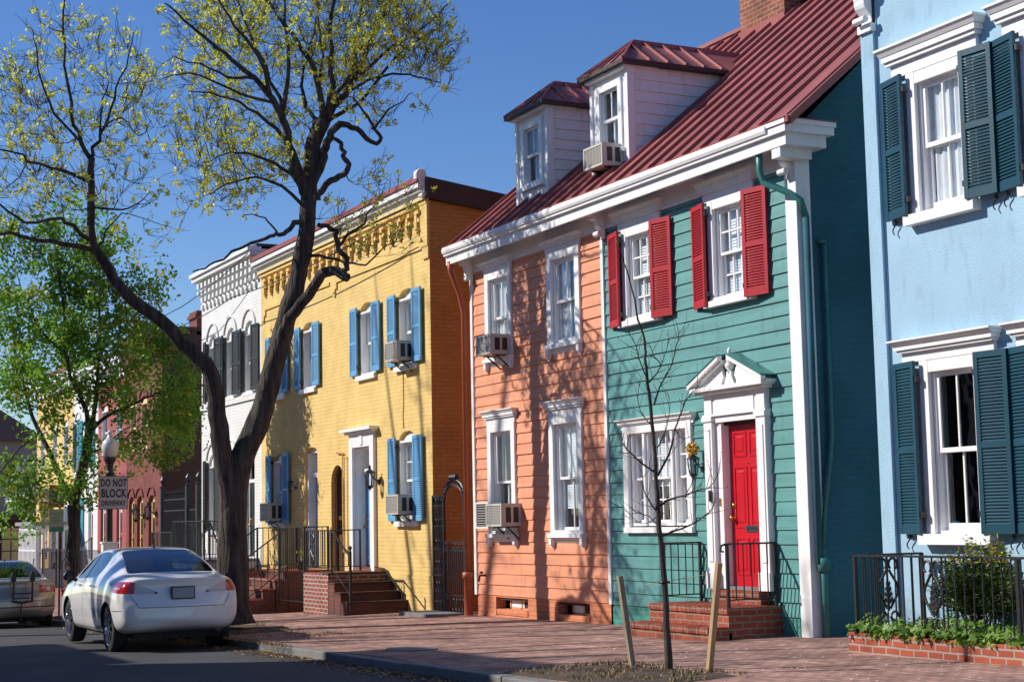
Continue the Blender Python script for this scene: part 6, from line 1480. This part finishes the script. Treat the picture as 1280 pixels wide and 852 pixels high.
        for i in range(nu):
            for j in range(nv):
                P = [g[i, j], g[i+1, j], g[i+1, j+1], g[i, j+1]]
                if None not in P: mb.face([p+T for p in P], mat)
    R = Vector((-1, 0, 0))
    corner = lambda p: Vector((-.75, 0, p.z))-Vector((p.x, p.y, p.z))
    # tail lights wrap the corner
    for sg in (1, -1):
        m = MB()
        if style == 0:
            A = lambda th, z: Vector((-.75+1.2*math.cos(th), sg*1.2*math.sin(th), z))
            nn = 18
            for i in range(nn):
                for j in range(6):
                    P = []
                    for (a, b_) in ((i, j), (i+1, j), (i+1, j+1), (i, j+1)):
                        u, v = a/nn, b_/6
                        th = rad(30)+u*rad(64); lo = .825+.0*u+.035*u**2; hi = .835+.155*min(1, u*2.8)-.075*max(0, u-.62)
                        p = A(th, lo+(hi-lo)*v); d = corner(p).normalized(); h = bvh.ray_cast(p, d, 2); P.append(h[0]+h[1]*.006*(1 if h[1].dot(d) < 0 else -1) if h[0] else None)
                    if None in P: continue
                    u = i/nn; mt = 'clear_lens' if u < .32 or (.5 < u < .75 and j in (2,)) else 'red_lens'
                    if i in (0,) or j == 0 and u < .9: mt = 'black_plastic' if i == 0 else mt
                    m.face([p+T for p in P], mt)
        else:
            hug(m, [(0, sg*.46, .80), (0, sg*.80, .80), (0, sg*.80, .95), (0, sg*.46, .95)], R, 'red_lens', nu=14)
            c = Vector((0, sg*.66, .875))
            for k in range(20):
                a0, a1 = 2*math.pi*k/20, 2*math.pi*(k+1)/20
                for r0, r1, mt in ((0, .045, 'clear_lens'),):
                    P = []
                    for (rr_, aa) in ((r0, a0), (r1, a0), (r1, a1), (r0, a1)):
                        p = c+Vector((0, math.cos(aa)*rr_, math.sin(aa)*rr_)); h = bvh.ray_cast(p+Vector((.6, 0, 0)), R, 2); P.append(h[0]+Vector((.012, 0, 0)) if h[0] else None)
                    if None not in P: m.face([p+T for p in P], mt)
        m.build('tail_light', t, smooth=True)
    # number plate (blank), frame
    pzc = .83 if style == 0 else .80
    h = bvh.ray_cast(Vector((.6, 0, pzc)), R, 2)[0]; xp = max(h.x, bvh.ray_cast(Vector((.6, 0, pzc-.09)), R, 2)[0].x)+.012
    if style == 0:
        m = MB(); m.box(xr+xp-.07, xr+xp, yc-.165, yc+.165, zg+pzc-.085, zg+pzc+.085, 'black_plastic'); m.build('plate_frame', t)
        m = MB(); m.box(xr+xp, xr+xp+.004, yc-.15, yc+.15, zg+pzc-.07, zg+pzc+.07, 'plate'); m.build('number_plate', t)
        m = MB(); hug(m, [(0, -.34, .925), (0, .34, .925), (0, .34, .945), (0, -.34, .945)], R, paint_m, .022, 20, 2); m.build('trunk_trim', t, smooth=True)
    else:
        m = MB(); hug(m, [(0, -.80, .50), (0, .80, .50), (0, .80, .525), (0, -.80, .525)], R, 'black_plastic', .006, 30, 1); m.build('bumper_strip', t)
    # panel gaps
    W_ = .008
    def gap(*a):
        m = MB(); hug(m, *a)
        if m.f: m.build('panel_gap', t)
    ln = lambda P, d, w_=W_, off=.0025: [gap([Vector(a)-Vector(o)*w_/2, Vector(b_)-Vector(o)*w_/2, Vector(b_)+Vector(o)*w_/2, Vector(a)+Vector(o)*w_/2], d, 'black_plastic', off, 16, 1) for a, b_, o in P]
    ln([((0, -.60, .64), (0, .60, .64), (0, 0, 1)), ((0, -.60, .64), (0, -.70, .80), (0, 1, 0)), ((0, .60, .64), (0, .70, .80), (0, 1, 0))], R)
    for sg in (1, -1):
        d = Vector((0, -sg, 0)); uu = (1.62*s, 2.62*s, 3.52*s)
        for k, u in enumerate(uu): ln([((-u, sg*1.1, .30), (-u+(.02 if k else -.10), sg*1.1, .96), (1, 0, 0))], d)
        ln([((-1.62*s, sg*1.1, .30), (-3.52*s, sg*1.1, .30), (0, 0, 1))], d)
        ln([((-.28*s, sg*1.1, .60), (-.66*s, sg*1.1, .585), (0, 0, 1))], d)
        gap([(-2.595*s, sg*1.1, .98), (-2.66*s, sg*1.1, .98), (-2.70*s, sg*1.1, 1.34), (-2.65*s, sg*1.1, 1.34)], d, 'black_plastic', .006, 2, 12)
    for sg in (1, -1):
        m = MB(); d = Vector((0, -sg, 0))
        for u in (1.80*s, 2.78*s):
            h = bvh.ray_cast(Vector((-u, sg*1.5, .90)), d, 2)[0]
            if h: m.tube([h+T+Vector((.0, 0, 0)), h+T+Vector((-.02, sg*.035, .004)), h+T+Vector((-.17, sg*.035, .008)), h+T+Vector((-.19, 0, .006))], .013, 6, paint_m)
        m.build('door_handles', t, smooth=True)
        m = MB(); h = bvh.ray_cast(Vector((-3.42*s, sg*1.5, .96)), d, 2)[0]
        if h:
            c = h+T+Vector((-.0, sg*.13, .06)); m.tube([h+T, h+T+Vector((0, sg*.06, .03))], .03, 6, 'black_plastic')
            for k in range(1): m.lathe((c.x-.10, c.y, c.z), [(0, 0), (.045, .01), (.065, .05), (.07, .12), (.065, .15), (.0, .155)], 12, 'black_plastic', 'x')
        o = m.build('side_mirror', t, smooth=True)
    # rear fascia lower lip + exhaust
    m = MB()
    m.tube([(xr-.35, yc+.55, zg+.27), (xr-.10, yc+.55, zg+.27)], .035, 10, 'chrome', cap=False); m.tube([(xr-.35, yc+.55, zg+.27), (xr-.12, yc+.55, zg+.27)], .03, 10, 'dark'); m.build('exhaust', t)
    m = MB(); m.box(xr-L+.5, xr-.4, yc-.6, yc+.6, zg+.2, zg+.3, 'dark'); m.build('underbody', t)
    # cabin
    m = MB(); m.box(xr-1.9, xr-1.05, yc-.60, yc+.60, zg+.55, zg+.98, 'black_plastic')
    for yy in (-.38, .38): m.box(xr-2.95, xr-2.75, yc+yy-.22, yc+yy+.22, zg+.5, zg+1.10, 'black_plastic'); m.box(xr-2.9, xr-2.8, yc+yy-.12, yc+yy+.12, zg+1.12, zg+1.28, 'black_plastic'); m.box(xr-1.55, xr-1.45, yc+yy-.13, yc+yy+.13, zg+.98, zg+1.12, 'black_plastic')
    m.box(xr-3.9*s, xr-.5, yc-.7, yc+.7, zg+.42, zg+.6, 'dark'); m.build('seats', t, bevel=.03)
    m = MB(); ah = bvh.ray_cast(Vector((-1.85*s, 0, 2)), Vector((0, 0, -1)), 2)[0]
    m.hexa([ah+T+Vector(v) for v in ((-.06, -.02, -.01), (.05, -.02, -.01), (.05, .02, -.01), (-.06, .02, -.01), (.01, -.006, .05), (.05, -.006, .05), (.05, .006, .05), (.01, .006, .05))], 'black_plastic'); m.build('roof_antenna', t)
    # wheels
    for u in wheels_u:
        for sg in (1, -1):
            w0 = MB(); c = (xr-u, yc+sg*.76*kw, zg+.335); yy = sg
            prof = [(.20, -.10), (.30, -.11), (.325, -.095), (.335, -.06), (.335, .06), (.325, .095), (.30, .11), (.235, .105)]
            w0.lathe(c, [(r_, h_*yy) for r_, h_ in prof], 36, 'tyre', 'y')
            for k in range(54):
                a = 2*math.pi*k/54; 
            wo = w0.build('wheel', t, smooth=True); wo.data.set_sharp_from_angle(angle=rad(40))
            r_ = MB(); r_.lathe(c, [(.24, .105*yy), (.225, .10*yy), (.215, .06*yy), (.20, -.08*yy)], 32, 'chrome', 'y'); r_.lathe(c, [(0, .02*yy), (.20, .02*yy)], 24, 'dark', 'y'); r_.lathe(c, [(0, .10*yy), (.035, .098*yy), (.055, .085*yy), (.055, .03*yy)], 16, 'chrome', 'y')
            for k in range(10):
                a = 2*math.pi*(k//2)/5+(.20 if k % 2 else -.20); a2 = 2*math.pi*(k//2)/5+(.27 if k % 2 else -.27)
                p = Vector((c[0]+.035*math.cos(a), c[1]+.088*yy, c[2]+.035*math.sin(a))); e = Vector((c[0]+.222*math.cos(a2), c[1]+.095*yy, c[2]+.222*math.sin(a2))); r_.beam(p, e, .03, .035, 'chrome', (0, 1, 0))
            r_.build('rim', wo)
    return t, bvh, T
wc, _, _ = car('white sedan parked at the kerb seen from behind, tree shadows on its side', -22.55, -5.62, G(-25.0)-.175, 'car_white', L=4.65, W=.885)
bc, bb, bT = car('beige sedan at the left edge with a bike rack on its boot', -35.2, -5.66, G(-37.8)-.20, 'car_beige', L=4.6, W=.88, style=1)
# bike rack strapped to the beige car's boot
bk = thing('bike_rack', 'folded black bicycle rack strapped on the boot of the beige car', 'bike rack', (-35.1, -5.7, .6))
m = MB(); X, Y, Zg = -35.15, -5.58, bT.z
for y in (Y-.19, Y+.19):
    m.tube([(X-.25, y, Zg+1.16), (X-.02, y, Zg+1.12), (X+.05, y, Zg+.98), (X+.04, y, Zg+.62)], .022, 8, 'black_plastic'); m.box(X-.06, X+.06, y-.05, y+.05, Zg+1.04, Zg+1.18, 'black_plastic'); m.box(X-.0, X+.10, y-.03, y+.03, Zg+1.12, Zg+1.24, 'black_plastic')
m.tube([(X+.05, Y-.19, Zg+.64), (X+.07, Y, Zg+.61), (X+.05, Y+.19, Zg+.64)], .022, 8, 'black_plastic'); m.tube([(X+.06, Y-.19, Zg+.80), (X+.06, Y+.19, Zg+.80)], .014, 6, 'black_plastic'); m.tube([(X+.06, Y-.19, Zg+.70), (X+.06, Y+.19, Zg+.70)], .012, 6, 'black_plastic'); m.build('frame', bk)
m = MB()
for sg in (-1, 1): m.beam((X-.05, Y+sg*.2, Zg+1.1), (X-.18, Y+sg*.66, Zg+1.0), .02, .004, 'black_plastic')
m.tube([(X+.06, Y-.02, Zg+.62), (X+.02, Y-.03, Zg+.45), (X+.03, Y-.03, Zg+.20), (X+.03, Y-.02, Zg+.06)], .012, 5, 'black_plastic'); m.build('straps', bk)

# ================================================================== across the street (behind the camera): unseen houses added for their shadow on the road, and the shadow-casting trees
def opposite(label, x0, x1, zt, mat):  # roof height chosen to place the shadow edge on road and kerb
    t = thing('town_house', label, 'house', ((x0+x1)/2, -18, 0)); m = MB(); y = -16.6
    n = max(2, int((x1-x0)/2.2)); H_ = []
    for i in range(n):
        c = x0+(x1-x0)*(i+.5)/n; H_ += [(c-.45, c+.45, 1.1, 2.8), (c-.45, c+.45, 4.3, 5.9)]
    m.box(x0, x1, -25, y, -1.2, zt, mat); m.build('wall', t)
    for a, b, c, d in H_:
        m = MB(); m.box(a, b, y-.03, y+.012, c, d, 'dark'); m.box(a-.1, a, y-.02, y+.05, c-.1, d+.1, 'white'); m.box(b, b+.1, y-.02, y+.05, c-.1, d+.1, 'white'); m.box(a, b, y-.02, y+.05, d, d+.1, 'white'); m.box(a, b, y-.02, y+.07, c-.1, c, 'white'); m.box(a, b, y-.02, y+.04, (c+d)/2-.03, (c+d)/2+.03, 'white'); m.build('window', t)
    m = MB(); m.box(x0-.1, x1+.1, -25.1, y+.35, zt, zt+.25, 'white'); m.box(x0, x1, -25, y+.1, zt+.25, zt+.5, 'dark_roof'); m.build('roof', t)
opposite('unseen red brick row house across the street, added for its shadow', -44, -32.5, 6.5, 'red_brick')
opposite('unseen white row house across the street, added for its shadow', -32.3, -27.2, 7.5, 'white_brick')
opposite('unseen brown brick row house across the street, added for its shadow', -27, -22.9, 10.2, 'brown_brick')
opposite('unseen grey row house across the street, added for its shadow', -22.7, -15.2, 8.4, 'grey_wall')
opposite('unseen yellow row house across the street, added for its shadow', -15, -4, 8.2, 'yellow_brick')
def off_tree(label, x, y, h, seed, lean=.0, dens=90, leaf=8):
    r = random.Random(seed); b = (x, y, G(x)-.1); fk = (x+lean, y, h*.42)
    L_ = [('trunk', [b, (x+.05, y, h*.1), (x+lean*.4, y+.05, h*.25), fk], .36, .25)]
    for k in range(6):
        a = k*1.05+r.uniform(-.3, .3); s_ = r.uniform(1.2, 2.8)
        L_.append(('limb', [fk, (fk[0]+s_*.4*math.cos(a), fk[1]+s_*.35*math.sin(a), h*.55), (fk[0]+s_*.8*math.cos(a), fk[1]+s_*.7*math.sin(a), h*.74), (fk[0]+s_*1.2*math.cos(a), fk[1]+s_*math.sin(a), h*.96)], .15, .02))
    return make_tree('street_tree', label, L_, [((x+lean, y, h*.8), 2.7, h*.24, dens), ((x+lean, y, h*.62), 2.2, h*.14, dens//3)], seed, ['yellow_leaf', 'gold_leaf'], leaf, .034, .09, side_twigs=3, bare=.4)
off_tree('tall budding street tree on the far side, outside the view', -35.2, -13.2, 17.5, 3, lean=.6)
off_tree('smaller budding street tree on the far side, outside the view', -22.5, -13.4, 11.0, 4, lean=-.3, dens=130)
off_tree('budding street tree near the camera on the far side', -28.8, -13.6, 12.5, 9, lean=.2, dens=110)
